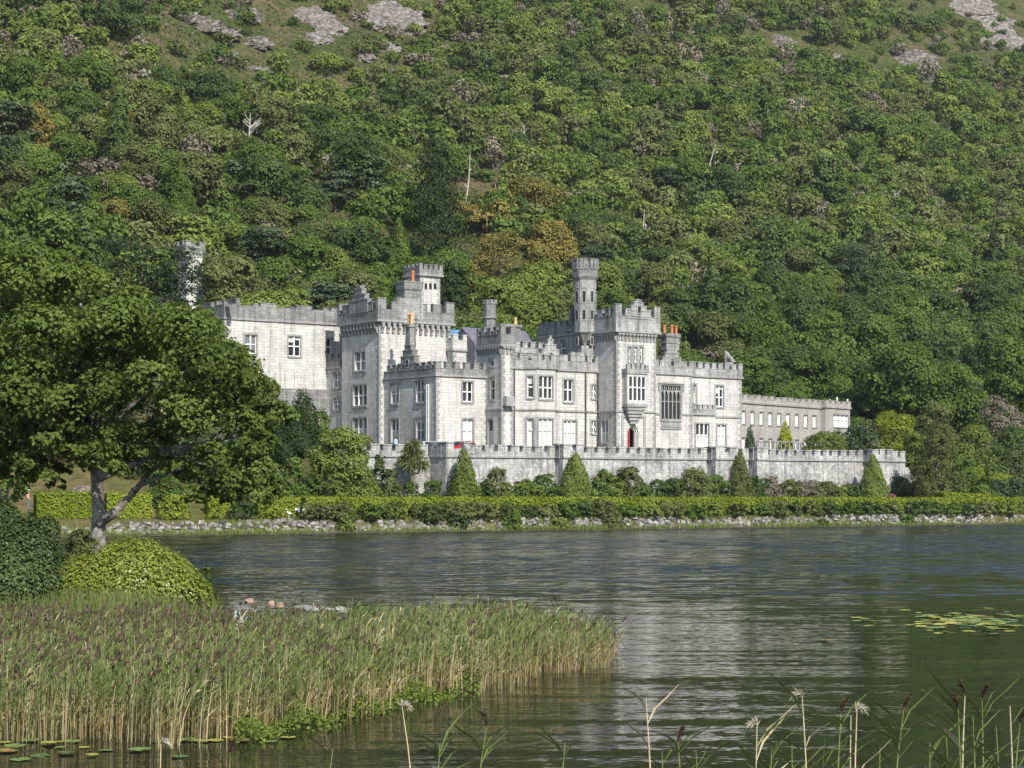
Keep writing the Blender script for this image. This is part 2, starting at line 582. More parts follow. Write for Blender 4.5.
mb.face([(-500, -40, 0), (500, -40, 0), (500, 460, 0), (-500, 460, 0)])
lake = mb.build('lake_water', wm)
tag(lake, 'dark rippled lake water', kind='structure')

# ------------------------------------------------------------------ castle
class Front:
    """a building frame: u along its front, v into the building; turns points of the picture into metres on its planes"""
    def __init__(s, X0, Y0, c, si):
        s.X0, s.Y0, s.c, s.s = X0, Y0, c, si

    def F(s, px, v):                  # u on the front plane at depth v
        k = (px - 512) / FPX
        return (k * (s.Y0 + s.c * v) - s.X0 + s.s * v) / (s.c - k * s.s)

    def L(s, px, u):                  # v on the side plane at u
        k = (px - 512) / FPX
        return (s.X0 + s.c * u - k * (s.Y0 + s.s * u)) / (s.s + k * s.c)

    def Z(s, py, u, v):
        return CAMH + (HZ - py) / FPX * (s.Y0 + s.s * u + s.c * v)


KF = Front(AX, AY, CC, SS)
F_, L_, Z_ = KF.F, KF.L, KF.Z
ZG = 6.9


def panel(mb, O, e, n, a0, a1, z0, z1, holes, m=0, depth=.3):
    A = sorted(set([a0, a1] + [h[0] for h in holes] + [h[1] for h in holes]))
    Zs = sorted(set([z0, z1] + [h[2] for h in holes] + [h[3] for h in holes]))
    P = lambda a, d, z: (O[0] + e[0] * a + n[0] * d, O[1] + e[1] * a + n[1] * d, z)
    for i in range(len(A) - 1):
        for j in range(len(Zs) - 1):
            am, zm = (A[i] + A[i + 1]) / 2, (Zs[j] + Zs[j + 1]) / 2
            if any(h[0] < am < h[1] and h[2] < zm < h[3] for h in holes):
                continue
            mb.face([P(A[i], 0, Zs[j]), P(A[i + 1], 0, Zs[j]), P(A[i + 1], 0, Zs[j + 1]), P(A[i], 0, Zs[j + 1])], m)
    for b0, b1, y0, y1 in holes:
        q = [(b0, y0), (b1, y0), (b1, y1), (b0, y1)]
        for i in range(4):
            s, t = q[i], q[(i + 1) % 4]
            mb.face([P(s[0], 0, s[1]), P(s[0], -depth, s[1]), P(t[0], -depth, t[1]), P(t[0], 0, t[1])], m)


WM = None


def window(parent, O, e, n, h, lights=2, transoms=(.5,), blind_sheen='none', surround=.17, hood=False, paint=1, sill=True):
    a0, a1, z0, z1 = h
    mb = MB()
    ob = lambda a, d, z, m: mb.obox(O, e, n, a, d, z, m)
    s = surround
    if s:
        ob((a0 - s, a0 + .03), (-.03, .05), (z0 - s, z1 + s), 0)
        ob((a1 - .03, a1 + s), (-.03, .05), (z0 - s, z1 + s), 0)
        ob((a0 + .03, a1 - .03), (-.03, .05), (z1 - .03, z1 + s), 0)
        ob((a0 - .05, a1 + .05), (-.028, .12 if sill else .053), (z0 - s, z0 + .03), 0)
        if hood:
            ob((a0 - s - .12, a1 + s + .12), (.052, .16), (z1 + s - .03, z1 + s + .12), 0)
            ob((a0 - s - .12, a0 - s + .02), (.052, .15), (z1 - .25, z1 + s - .03), 0)
            ob((a1 + s - .02, a1 + s + .12), (.052, .15), (z1 - .25, z1 + s - .03), 0)
    P = lambda a, d, z: (O[0] + e[0] * a + n[0] * d, O[1] + e[1] * a + n[1] * d, z)
    gd = -.25
    mb.face([P(a0, gd, z0), P(a1, gd, z0), P(a1, gd, z1), P(a0, gd, z1)], 2)
    bw = .085
    zs = [z0] + [z0 + (z1 - z0) * t for t in transoms] + [z1]
    As = [a0 + (a1 - a0) * i / lights for i in range(lights + 1)]
    for i, a in enumerate(As):
        x0, x1 = (a, a + bw) if i == 0 else ((a - bw, a) if i == lights else (a - .065, a + .065))
        ob((x0, x1), (gd + .004, gd + (.17 if 0 < i < lights else .10)), (z0, z1), paint)
    for i, z in enumerate(zs):
        y0, y1 = (z, z + .11) if i == 0 else ((z - bw, z) if i == len(zs) - 1 else (z - .06, z + .06))
        for k in range(lights):
            ob((As[k] + .066, As[k + 1] - .066), (gd + .006, gd + .12), (y0, y1), paint)
    if blind_sheen != 'none':
        for k in range(lights):
            for j in range(len(zs) - 1):
                if blind_sheen == 'full' or (blind_sheen == 'low' and j == 0) or (blind_sheen == 'some' and (k + j) % 2 == 0):
                    mb.face([P(As[k], gd + .003, zs[j]), P(As[k + 1], gd + .003, zs[j]), P(As[k + 1], gd + .003, zs[j + 1]), P(As[k], gd + .003, zs[j + 1])], 3)
    if blind_sheen == 'none' and rng.random() < .4:         # half-drawn blinds
        for k in range(lights):
            zb = zs[-1] - (zs[-1] - zs[-2]) * rng.uniform(.25, .8)
            mb.face([P(As[k], gd + .003, zb), P(As[k + 1], gd + .003, zb), P(As[k + 1], gd + .003, zs[-1]), P(As[k], gd + .003, zs[-1])], 3)
    return mb.build('window', [M['trim'], M['paint'], M['glass2' if rng.random() < .35 else 'glass'], M['blind_sheen']], parent)


def hole_f(x0, x1, y0, y1, v):
    u0, u1 = F_(x0, v), F_(x1, v)
    um = (u0 + u1) / 2
    return (u0, u1, Z_(y1, um, v), Z_(y0, um, v))


def hole_l(x0, x1, y0, y1, u):
    v0, v1 = L_(x1, u), L_(x0, u)
    vm = (v0 + v1) / 2
    return (v0, v1, Z_(y1, u, vm), Z_(y0, u, vm))


def block(name, parent, u0, u1, v0, v1, z0, z1, front=(), left=(), mats=None, quoin=True, extra_holes=()):
    """a walled block with real window openings; its windows become its children"""
    hf = [hole_f(*w[:4], v0) for w in front]
    hl = [hole_l(*w[:4], u0) for w in left]
    mb = MB()
    panel(mb, (0, v0), (1, 0), (0, -1), u0, u1, z0, z1, hf + list(extra_holes))
    panel(mb, (u0, 0), (0, 1), (-1, 0), v0, v1, z0, z1, hl)
    panel(mb, (u1, 0), (0, 1), (1, 0), v0, v1, z0, z1, [])
    panel(mb, (0, v1), (1, 0), (0, 1), u0, u1, z0, z1, [])
    mb.face([(u0, v0, z1 - .01), (u1, v0, z1 - .01), (u1, v1, z1 - .01), (u0, v1, z1 - .01)], 1)
    if quoin:                                               # long-and-short dressed corner stones, a few mm proud
        z, k = z0 + .2, 0
        while z < z1 - .5:
            w1, w2 = (.46, .26) if k % 2 else (.26, .46)
            mb.box(u0 - .022, u0 + w1, v0 - .022, v0 + w2, z, z + .36, 2)
            mb.box(u1 - w1, u1 + .022, v0 - .022, v0 + w2, z, z + .36, 2)
            z += .38; k += 1
    o = mb.build(name, [mats or M['ashlar'], M['lead'], M['trim']], parent)
    for w, h in zip(front, hf):
        window(o, (0, v0), (1, 0), (0, -1), h, *w[4:])
    for w, h in zip(left, hl):
        window(o, (u0, 0), (0, 1), (-1, 0), h, *w[4:])
    return o


def ring(mb, u0, u1, v0, v1, z0, z1, out, m=0, sides='FLRB'):
    if 'F' in sides: mb.box(u0 - out, u1 + out, v0 - out, v0 + .05, z0, z1, m)
    if 'B' in sides: mb.box(u0 - out, u1 + out, v1 - .05, v1 + out, z0, z1, m)
    if 'L' in sides: mb.box(u0 - out, u0 + .05, v0 + .051, v1 - .051, z0, z1, m)
    if 'R' in sides: mb.box(u1 - .05, u1 + out, v0 + .051, v1 - .051, z0, z1, m)


def battlement(parent, u0, u1, v0, v1, z0, hp=.75, hm=.55, mw=.62, gap=.42, th=.38, out=.1, sides='FLRB', mat='greystone', corner=0.0, rnd=0.0):
    mb = MB()
    a0, a1, b0, b1 = u0 - out, u1 + out, v0 - out, v1 + out
    zp = z0 + hp
    ring(mb, u0, u1, v0, v1, z0 - .22, z0 - .001, out + .09, 1, sides)      # moulded string under the parapet
    runs = []
    if 'F' in sides: runs.append(((0, b0), (1, 0), (0, 1), a0, a1, True))
    if 'B' in sides: runs.append(((0, b1), (1, 0), (0, -1), a0, a1, True))
    if 'L' in sides: runs.append(((a0, 0), (0, 1), (1, 0), b0 + th + .003, b1 - th - .003, False))
    if 'R' in sides: runs.append(((a1, 0), (0, 1), (-1, 0), b0 + th + .003, b1 - th - .003, False))
    for O, e, n, s0, s1, full in runs:
        mb.obox(O, e, n, (s0, s1), (0, th), (z0, zp), 0)
        Lr = s1 - s0
        first = .0 if full else gap
        span = Lr - 2 * first
        k = max(1, int(round((span - mw) / (mw + gap))))
        for i in range(k + 1):
            c0 = s0 + first + (span - mw) * i / k
            ends = full and i in (0, k)
            top = zp + hm + (corner if ends else 0)
            top += rng.uniform(-.05, .04); j1, j2 = rng.uniform(-.035, .035, 2)
            if i == 0: j1 = 0
            if i == k: j2 = 0
            mb.obox(O, e, n, (c0 + .004 + j1, c0 + mw - .004 + j2), (.004, th - .004), (zp - .03, top), 0)
            mb.obox(O, e, n, (c0 - .045 + j1, c0 + mw + .045 + j2), (-.045, th + .045), (top, top + rng.uniform(.07, .11)), 0)
        mb.obox(O, e, n, (s0, s1), (-.03, th + .03), (zp - .035, zp + .035), 0)
    return mb.build('battlement', [M[mat], M['trim']], parent)


def corbels(parent, u0, u1, v0, v1, z1, h=1.25, sp=.62, out=.38, sides='FL'):
    """corbel table: rounded brackets under a projecting course"""
    mb = MB()
    runs = []
    if 'F' in sides: runs.append(((0, v0), (1, 0), (0, -1), u0, u1))
    if 'L' in sides: runs.append(((u0, 0), (0, 1), (-1, 0), v0, v1))
    if 'R' in sides: runs.append(((u1, 0), (0, 1), (1, 0), v0, v1))
    for O, e, n, s0, s1 in runs:
        k = max(2, int(round((s1 - s0) / sp)))
        d = (s1 - s0) / k
        for i in range(k):
            a = s0 + (i + .5) * d
            w = .15
            P = lambda A, D, Z: (O[0] + e[0] * A + n[0] * D, O[1] + e[1] * A + n[1] * D, Z)
            zb = z1 - h
            prof = [(-.02, zb), (out * .35, zb + .18), (out * .55, zb + .5), (out, zb + .72), (out, z1 - .25), (-.02, z1 - .25)]
            for q in range(len(prof)):
                s, t = prof[q], prof[(q + 1) % len(prof)]
                mb.face([P(a - w, s[0], s[1]), P(a + w, s[0], s[1]), P(a + w, t[0], t[1]), P(a - w, t[0], t[1])], 0)
            mb.face([P(a - w, s, t) for s, t in prof], 0)
            mb.face([P(a + w, s, t) for s, t in reversed(prof)], 0)
            # little arch haunches between the brackets
            for sg in (-1, 1):
                mb.poly(O, e, n, [(a + sg * w, z1 - .26), (a + sg * w, z1 - .55), (a + sg * (w + .07), z1 - .36), (a + sg * (d / 2), z1 - .26)][::sg], (-.01, out - .03), 0)
        mb.obox(O, e, n, (s0 - (out if 'L' in sides and e[0] else 0), s1 + (out if 'R' in sides and e[0] else 0)), (-.02, out), (z1 - .26, z1 - .225), 0)
    return mb.build('corbel_table', [M['trim']], parent)


def course(parent, rects, z, out=.12, h=.18):
    mb = MB()
    for u0, u1, v0, v1, sides in rects:
        ring(mb, u0, u1, v0, v1, z - h, z, out, 0, sides)
    return mb.build('string_course', [M['trim']], parent)


def stepped_gable(parent, O, e, n, c, z0, steps, th=.5, mat='greystone', niche=True, name='stepped_gable'):
    mb = MB()
    z = z0
    for i, (hw, zt) in enumerate(steps):
        mb.obox(O, e, n, (c - hw, c + hw), (-th + .004 * i, .06 - .004 * i), (z, zt), 0)
        mb.obox(O, e, n, (c - hw - .05, c + hw + .05), (-th - .04 + .004 * i, .11 - .004 * i), (zt - .12, zt - .002), 0)
        z = zt - .001
    if niche:
        zm = z0 + (steps[-1][1] - z0) * .30
        mb.obox(O, e, n, (c - .32, c + .32), (.0, .12), (zm - .1, zm + .85), 1)
        mb.obox(O, e, n, (c - .2, c + .2), (.0, .124), (zm, zm + .72), 2)
    return mb.build(name, [M[mat], M['trim'], M['dark']], parent)


def pots(parent, pts, z, h=1.0, r=.17, mat='terracotta'):
    for x, y in pts:
        mb = MB()
        mb.prism(x, y, r * .95, z, z + h * .82, 10, 0, r * .8)
        mb.prism(x, y, r * 1.02, z + h * .82, z + h, 10, 0, r * .95)
        mb.build('chimney_pot', [M[mat]], parent)


castle = empty('castle', (AX, AY, 0), math.atan2(SS, CC))
tag(castle, 'pale grey stone castle with battlements, corbelled towers and tall windows above the lake', 'castle')
T5, T2 = (.5,), ()
# --- near wing at the left of the front
VB = 9.93
A1 = F_(485.8, 0)
zA = Z_(374, 0, 0)
wing = block('wing', castle, 0, A1 + .3, 0, VB + .3, ZG, zA,
             front=[(462.3, 473, 381.5, 402, 2, T5), (462.3, 473, 419, 442, 2, T5, 'full')],
             left=[(391, 398.8, 383.5, 404, 2, T5), (416, 423.8, 381.5, 402.5, 2, T5),
                   (391, 398.8, 419, 443, 2, T5, 'low'), (416, 423.8, 418, 442, 2, T5)])
battlement(wing, 0, A1 + .2, 0, VB, zA, .62, .62, .66, .44, sides='FL')
vc = L_(408, 0)
zc = zA
stepped_gable(wing, (0, 0), (0, 1), (-1, 0), vc, zc, [(1.75, Z_(363, 0, vc)), (1.3, Z_(356, 0, vc)), (.95, Z_(350, 0, vc)), (.6, Z_(345, 0, vc))], .6)
mb = MB()
zt = Z_(324, 0, vc)
mb.box(-.1, .75, vc - .45, vc + .45, Z_(346, 0, vc), zt - 1.2, 0, .06)
mb.box(-.03, .68, vc - .38, vc + .38, zt - 1.2, zt - .35, 0)
mb.box(-.16, .81, vc - .5, vc + .5, zt - .35, zt, 0)
ch = mb.build('chimney', [M['greystone']], wing)
pots(ch, [(.3, vc - .24), (.3, vc + .24)], zt - .02, 1.2, .2, 'buff')
mb = MB()
for px_ in (427.6, 429.6):
    vv = L_(px_, 0)
    mb.tube([(-.12, vv, ZG + .2), (-.12, vv, zA - 1.0)], [.06, .06], 6)
mb.build('drainpipe', [M['paint']], wing)

# --- keep
K0 = F_(379, VB)
K1 = F_(449.5, VB)
KB = L_(342, K0)
zK = Z_(319.5, K0, VB)
keep = block('keep', castle, K0, K1, VB, KB, ZG, zK,
             left=[(354.5, 365.5, 351.5, 371, 2, T5), (353, 367, 385, 406, 3, T5), (353, 367, 418, 440, 3, T5, 'low')])
corbels(keep, K0, K1, VB, KB, zK, 1.55, .72, .42)
battlement(keep, K0 - .3, K1 + .3, VB - .3, KB + .3, zK, 1.05, .85, 1.05, .62, .5, corner=.3)
vg = L_(359.5, K0 - .3)
stepped_gable(keep, (K0 - .42, 0), (0, 1), (-1, 0), vg, zK + .9, [(1.9, Z_(300, K0, vg)), (1.35, Z_(294.5, K0, vg)), (.75, Z_(288.5, K0, vg)), (.4, Z_(286, K0, vg))], .5, niche=False)
mb = MB()
c1 = F_(413, VB)
mb.box(F_(404.5, VB - .35), F_(422.5, VB - .35), VB - .46, VB + .5, zK + .2, Z_(299.5, c1, VB), 0)
mb.box(F_(397, VB - .35), F_(408, VB - .35), VB - .44, VB + .35, zK + .2, Z_(299, c1, VB), 0)
mb.build('parapet_pier', [M['parapet']], keep)
# stair turret on the keep roof
vt = 11.4
t0, t1 = F_(420, vt), F_(440, vt)
tb = L_(406, t0)
zT = Z_(273.5, t0, vt)
sturret = block('stair_turret', castle, t0, t1, vt, tb, zK - .5, zT)
battlement(sturret, t0 - .12, t1 + .12, vt - .12, tb + .12, zT, .5, .5, .42, .3, .3)
for k in range(3):
    pxk = 424.5 + k * 4.6
    h = hole_f(pxk, pxk + 2.6, 283, 287.5, vt)
    mb = MB()
    um, hw = (h[0] + h[1]) / 2, (h[1] - h[0]) / 2
    arc = [(um + hw * math.cos(t), h[3] - hw + hw * math.sin(t)) for t in np.linspace(0, math.pi, 8)]
    mb.poly((0, vt), (1, 0), (0, -1), [(h[0], h[2] - .2), (h[1], h[2] - .2)] + arc, (-.1, .012), 0)
    mb.build('arched_window', [M['dark']], sturret)
mb = MB()
cu0, cu1 = F_(404.5, vt - 1.1), F_(421, vt - 1.1)
zz = Z_(281.5, cu0, vt)
mb.box(cu0, cu1, vt - 1.15, vt + .3, zK, zz - .9, 0)
mb.box(cu0 - .12, cu1 + .12, vt - 1.27, vt + .35, zz - .9, zz - .2, 0, -.05)
mb.box(cu0 - .2, cu1 + .2, vt - 1.35, vt + .4, zz - .2, zz, 0)
ch = mb.build('chimney', [M['greystone']], castle)
pots(ch, [((cu0 + cu1) / 2 + .6, vt - .2)], zz - .02, 1.3, .2)

# --- small turret against the keep's left side
d0, d1 = L_(341.5, K0 + .25), L_(324.8, K0 + .25)
zD = Z_(366, K0, d0)
annex = block('annex', castle, K0 + .25, K0 + 5, KB - .2, d1, ZG, zD, left=[(333.3, 340, 372, 388, 2, T5), (333.3, 340, 398, 410, 2, T5)])
battlement(annex, K0 + .25, K0 + 5, KB + .4, d1, zD, .8, .6, .8, .5, sides='L')

# --- service wing set back on the left
VE = 21.2
e0, e1 = F_(224.5, VE), F_(345, VE)
zE = Z_(324, e1, VE)
serv = block('wing', castle, e0, e1, VE, VE + 2, 8, zE,
             front=[(244.8, 256.8, 334.5, 354, 2, T5), (288.2, 300.8, 336, 356.5, 2, T5), (326.3, 331.5, 338.5, 355, 1, T5)], quoin=True)
serv['label'] = 'long plain service wing set back on higher ground'
battlement(serv, e0, e1, VE, VE + 2, zE, 1.35, .35, 1.9, 2.6, .45, mat='greystone')
mb = MB()
n_ = 10
for k in range(n_):
    a = e0 + 2.5 + k * (e1 - e0 - 3) / n_
    mb.box(a, a + .26, VE - .14, VE, 9, Z_(372, a, VE), 0, .05)
mb.box(e0 + .4, e1, VE - .62, VE - .01, 7.5, Z_(388, e0 + 6, VE), 1, .12)
mb.build('buttress', [M['ashlar'], M['greystone']], serv)

# --- linking range behind the near wing
VF = 8.8
f0 = F_(453, VF)
zF = Z_(349, f0, VF)
link = block('wing', castle, f0, f0 + 6, VF, VF + 6, zA - 1, zF)
battlement(link, f0, f0 + 6, VF, VF + 6, zF, .95, .55, .75, .5, sides='FL', mat='ashlar')
mb = MB()
g0, g1 = f0 + .5, f0 + 5.5
zr = zF + .9
mb.poly((0, 0), (0, 1), (1, 0), [(VF + .9, zr), (VF + 5, zr), (VF + 3, zr + 1.5)], (g0, g1), 0)
mb.build('glazed_roof', [M['blueglass']], link)

# --- corbelled turret between near wing and main front
VGt = L_(501.4, A1)
g1u = F_(513.3, VGt)
zGt = Z_(343.8, A1, VGt)
tower_g = block('tower', castle, A1, g1u, VGt, 1.6, ZG, zGt,
                left=[(489.3, 494, 359, 366.5, 1, T2), (490.2, 494.8, 377, 400, 1, T5), (487.8, 493.2, 419, 447, 1, (.55,), 'low')])
tower_g['label'] = 'slim corbelled tower with an octagonal chimney turret'
corbels(tower_g, A1, g1u, VGt, 1.6, zGt, 1.15, .5, .3)
battlement(tower_g, A1 - .1, g1u + .1, VGt - .1, 1.3, zGt, 1.0, .75, .62, .42, .36)
mb = MB()
zc0, zc1 = zGt + .5, Z_(301.5, A1, 0)
cu, cv = A1 + .62, .15
mb.prism(cu, cv, .62, zc0, zc1 - 1.75, 8, 0)
mb.prism(cu, cv, .78, zc1 - 1.75, zc1 - 1.55, 8, 0, .74)
mb.prism(cu, cv, .70, zc1 - 1.55, zc1 - .25, 8, 0)
mb.prism(cu, cv, .76, zc1 - .25, zc1 - .1, 8, 0)
for k in range(8):
    a = math.pi / 8 + k * math.pi / 4
    mb.box(cu + .55 * math.cos(a) - .16, cu + .55 * math.cos(a) + .16, cv + .55 * math.sin(a) - .16, cv + .55 * math.sin(a) + .16, zc1 - .1, zc1 + .2, 0)
mb.build('chimney', [M['greystone']], tower_g)
mb = MB()
mb.box(A1 + .1, A1 + 1.25, VGt - .75, VGt - .01, Z_(406, A1, VGt), Z_(396, A1, VGt), 0, .1)
mb.build('moulded_bracket', [M['trim']], tower_g)

# --- main front
VM = VGt + .06
m0, m1 = g1u - .2, 19.3
zM = Z_(367, g1u + 1, VM)
zS = Z_(408.3, A1, VM)
main = block('main_front', castle, m0, m1, VM, 7, ZG, zM,
             front=[(563.4, 573.2, 379.5, 402, 2, (.55,)), (563.4, 576.3, 420.5, 444, 3, T5, 'full'),
                    (591.3, 596.6, 385, 398.5, 2, T5), (591.3, 596.6, 420.5, 433.5, 2, T5)])
battlement(main, m0, m1, VM, 7, zM, .8, .62, .66, .42, sides='F', mat='parapet')
course(main, [(m0 + .3, m1 - .3, VM, 7, 'F'), (A1, g1u, VGt, 1.2, 'FL')], zS)
mb = MB()
for px_ in (513.6, 585.0, 597.2):
    uu = F_(px_, VM)
    mb.tube([(uu, VM - .12, ZG + .2), (uu, VM - .12, zM - .25)], [.075, .075], 6)
mb.build('drainpipe', [M['iron']], main)
# stepped gable with finial, and the raised storey behind
ug = F_(546, VM)
stepped_gable(main, (0, VM), (1, 0), (0, -1), ug + .6, zM - .05,
              [(2.5, Z_(360, ug, VM)), (1.8, Z_(354, ug, VM)), (1.2, Z_(348.5, ug, VM)), (.7, Z_(344, ug, VM)), (.35, Z_(338.5, ug, VM))], .5, 'parapet')
mb = MB()
mb.prism(ug + .6, VM, .2, Z_(338.6, ug, VM), Z_(335, ug, VM), 8, 0, .05)
mb.build('finial', [M['trim']], main)
mb = MB()
ur0, ur1 = F_(570, VM), F_(584, VM)
mb.box(ur0, ur1, VM - .13, VM + .4, zM - .01, Z_(357, ur1, VM), 0)
for k in range(3):
    a = ur0 + .1 + k * (ur1 - ur0 - .8) / 2
    mb.box(a, a + .6, VM - .125, VM + .39, Z_(357.2, ur1, VM), Z_(352.5, ur1, VM), 0)
mb.build('raised_parapet', [M['parapet']], main)
VU = 1.2
q0, q1 = F_(515, VU), F_(542, VU)
zU = Z_(353.5, q0, VU)
upper = block('upper_storey', castle, q0, q1, VU, 6.5, zM - 1, zU)
battlement(upper, q0, q1, VU, 6.5, zU, .65, .6, .62, .42, sides='FLR', mat='parapet')
# slate roofs behind
mb = MB()
s0, s1 = q0 - 1, 18.6
zr0, zr1 = Z_(345, 12, 8), Z_(327, 12, 8)
mb.poly((0, 0), (0, 1), (1, 0), [(7.2, zM - .5), (12.2, zM - .5), (12.2, zr0), (9.7, zr1), (7.2, zr0)], (s0, s1), 0)
roof = mb.build('roof', [M['slate']], castle)
mb = MB()
mb.box(q0 + 3.2, q0 + 6, 8.2, 9.3, zr0, zr1 + .35, 0, .05)
mb.box(q0 + 3.1, q0 + 6.1, 8.1, 9.4, zr1 + .2, zr1 + .5, 0)
ch = mb.build('chimney', [M['greystone']], roof)
pots(ch, [(q0 + 5.6, 8.7)], zr1 + .5, .8, .18, 'buff')

# --- canted bay window
bl = (F_(522.3, VM), VM)
fl = (F_(537.3, VM - 1.15), VM - 1.15)
fr = (F_(555.3, VM - 1.15), VM - 1.15)
br_ = (fr[0] + 1.15, VM)
zBay = zM
mb = MB()
wins = []
def bay_side(p, q, hs):
    d = (q[0] - p[0], q[1] - p[1]); ln = math.hypot(*d)
    e = (d[0] / ln, d[1] / ln); n = (e[1], -e[0])
    panel(mb, p, e, n, 0, ln, ZG, zBay, [h[:4] for h in hs])
    for h in hs: wins.append((p, e, n, h))
    return ln, e
def zf(py): return Z_(py, fl[0] + .8, VM - 1.15)
lc = math.hypot(fl[0] - bl[0], fl[1] - bl[1])
bay_side(bl, fl, [(lc * .32, lc * .76, zf(398), zf(376), 1, T5, 'none'), (lc * .30, lc * .78, zf(447), zf(418.5), 1, (.6,), 'full')])
lf = fr[0] - fl[0]
bay_side(fl, fr, [(lf * .08, lf * .86, zf(399), zf(376), 3, T5, 'none'), (lf * .06, lf * .86, zf(448), zf(418.5), 3, (.6,), 'full')])
bay_side(fr, br_, [])
mb.face([(p[0], p[1], zBay - .01) for p in (bl, fl, fr, br_)], 1)
bay = mb.build('bay_window', [M['ashlar'], M['lead']], castle)
for p_, e_, n_, h in wins:
    window(bay, p_, e_, n_, h[:4], *h[4:])
mb = MB(); cs = MB()
for p_, q_ in ((bl, fl), (fl, fr), (fr, br_)):
    d = (q_[0] - p_[0], q_[1] - p_[1]); ln = math.hypot(*d)
    e = (d[0] / ln, d[1] / ln); n = (e[1], -e[0])
    mb.obox(p_, e, n, (-.03, ln + .03), (-.3, .09), (zBay - .01, zBay + .72 + .003 * e[1]), 0)
    mb.obox(p_, e, n, (-.02, ln + .02), (-.02, .17), (zBay - .2, zBay - .002), 0)
    cs.obox(p_, e, n, (-.02, ln + .02), (-.02, .13), (zS - .16, zS + .003), 0)
    k = max(1, int(ln / 1.0))
    for i in range(k + 1):
        a = (ln - .6) * i / k
        mb.obox(p_, e, n, (a, a + .6), (-.29, .085), (zBay + .7, zBay + 1.25), 0)
        mb.obox(p_, e, n, (a - .04, a + .64), (-.33, .13), (zBay + 1.25, zBay + 1.34), 0)
mb.build('battlement', [M['parapet']], bay)
cs.build('string_course', [M['trim']], bay)

# --- octagonal look-out turret
ou, ov = 18.5, -1.35
oY = AY + SS * ou + CC * ov
def zo(py): return CAMH + (HZ - py) / FPX * oY
mb = MB()
ro = 1.22
mb.prism(ou + .15, ov + .1, .95, zM - 3, zo(346), 8, 0)
mb.prism(ou + .1, ov + .05, .3, zo(347), zo(333), 8, 0, ro)
mb.prism(ou, ov, ro, zo(333), zo(281), 8, 0)
octo = mb.build('turret', [M['parapet']], castle)
octo['label'] = 'tall octagonal look-out turret with a crenellated crown'
mb = MB()
mb.prism(ou, ov, ro, zo(281), zo(277.5), 8, 0, ro + .22)
mb.prism(ou, ov, ro + .22, zo(277.5), zo(269.5), 8, 0, ro + .24)
for k in range(8):
    a = math.pi / 8 + k * math.pi / 4
    for t in (-.28, .28):
        aa = a + t * .75
        mb_c = ((ro + .1) * math.cos(aa), (ro + .1) * math.sin(aa))
        n_ = (math.cos(a + (math.pi / 8 if t > 0 else -math.pi / 8)), math.sin(a + (math.pi / 8 if t > 0 else -math.pi / 8)))
        e_ = (-n_[1], n_[0])
        mb.obox((ou + mb_c[0], ov + mb_c[1]), e_, n_, (-.19, .19), (-.14, .14), (zo(270), zo(260.5)), 0)
        mb.obox((ou + mb_c[0], ov + mb_c[1]), e_, n_, (-.22, .22), (-.18, .18), (zo(260.5), zo(259.5)), 0)
mb.build('crown', [M['greystone']], octo)
for k, (lo, hi) in [(j, q) for j in range(8) for q in ((303, 292), (320, 311), (345, 338))]:
    a = math.pi / 4 * k
    n_ = (math.cos(a), math.sin(a)); e_ = (-n_[1], n_[0])
    if n_[0] * -.806 * 0 + (n_[0] * SS * 0) or (n_[1] > .2):
        continue
    if lo == 345 and k % 2:
        continue
    ap = ro * math.cos(math.pi / 8)
    mb = MB()
    mb.obox((ou, ov), e_, n_, (-.24, .24), (ap - .05, ap + .03), (zo(lo) - .1, zo(hi) + .1), 1)
    mb.obox((ou, ov), e_, n_, (-.14, .14), (ap - .05, ap + .034), (zo(lo), zo(hi)), 0)
    mb.build('slit_window', [M['dark'], M['trim']], octo)
mb = MB()
for k in range(8):
    a = math.pi / 4 * k
    n_ = (math.cos(a), math.sin(a)); e_ = (-n_[1], n_[0])
    ap = ro * math.cos(math.pi / 8)
    mb.obox((ou, ov), e_, n_, (-.3, .3), (ap - .05, ap + .05), (zo(289), zo(282.5)), 0)
mb.build('carved_panel', [M['trim']], octo)
mb = MB()
mb.tube([(ou + .9, ov - .3, zo(262)), (ou + .9, ov - .3, zo(249))], [.035, .02], 5)
mb.build('flagpole', [M['iron']], octo)

# --- hall block behind the turret
h0 = 18.55
hb0, hb1 = .2, L_(536, h0)
zH = Z_(335, h0, 4)
hall = block('hall_block', castle, h0, 25.5, hb0, hb1, ZG, zH, left=[(560, 566, 339.5, 357, 1, T5)], mats=M['beige'])
battlement(hall, h0, 25.5, hb0, hb1, zH, .9, .5, .6, .4, sides='L')

# --- entrance tower
k0 = 19.1
VK = L_(616.4, k0)
k1 = F_(655.8, VK)
zKt = Z_(330, k0, VK)
arch = hole_f(626.6, 639.5, 424, 452.5, VK)
arch = (arch[0], arch[1], ZG + .25, arch[3])
orl = hole_f(627, 646.5, 376, 402, VK)
ent = block('entrance_tower', castle, k0, k1, VK, 1.5, ZG, zKt,
            front=[(628.2, 631.2, 346.5, 362, 1, T5), (634, 637.2, 346.5, 362, 1, T5), (639.6, 642.8, 346.5, 362, 1, T5)],
            left=[(601.2, 608, 420.5, 443, 2, (.45,), 'low')], extra_holes=[arch])
corbels(ent, k0, k1, VK, 1.5, zKt, 1.2, .5, .34)
battlement(ent, k0 - .25, k1 + .25, VK - .25, 1.8, zKt, 1.5, .75, .8, .6, .45, mat='parapet', corner=.45)
ue = (k0 + k1) / 2
zg0 = zKt + 1.3
stepped_gable(ent, (0, VK - .36), (1, 0), (0, -1), F_(636.5, VK), zg0,
              [(1.75, Z_(316, ue, VK)), (1.45, Z_(310.5, ue, VK)), (1.05, Z_(305.5, ue, VK)), (.65, Z_(302, ue, VK)), (.35, Z_(299.5, ue, VK))], .45, 'parapet')
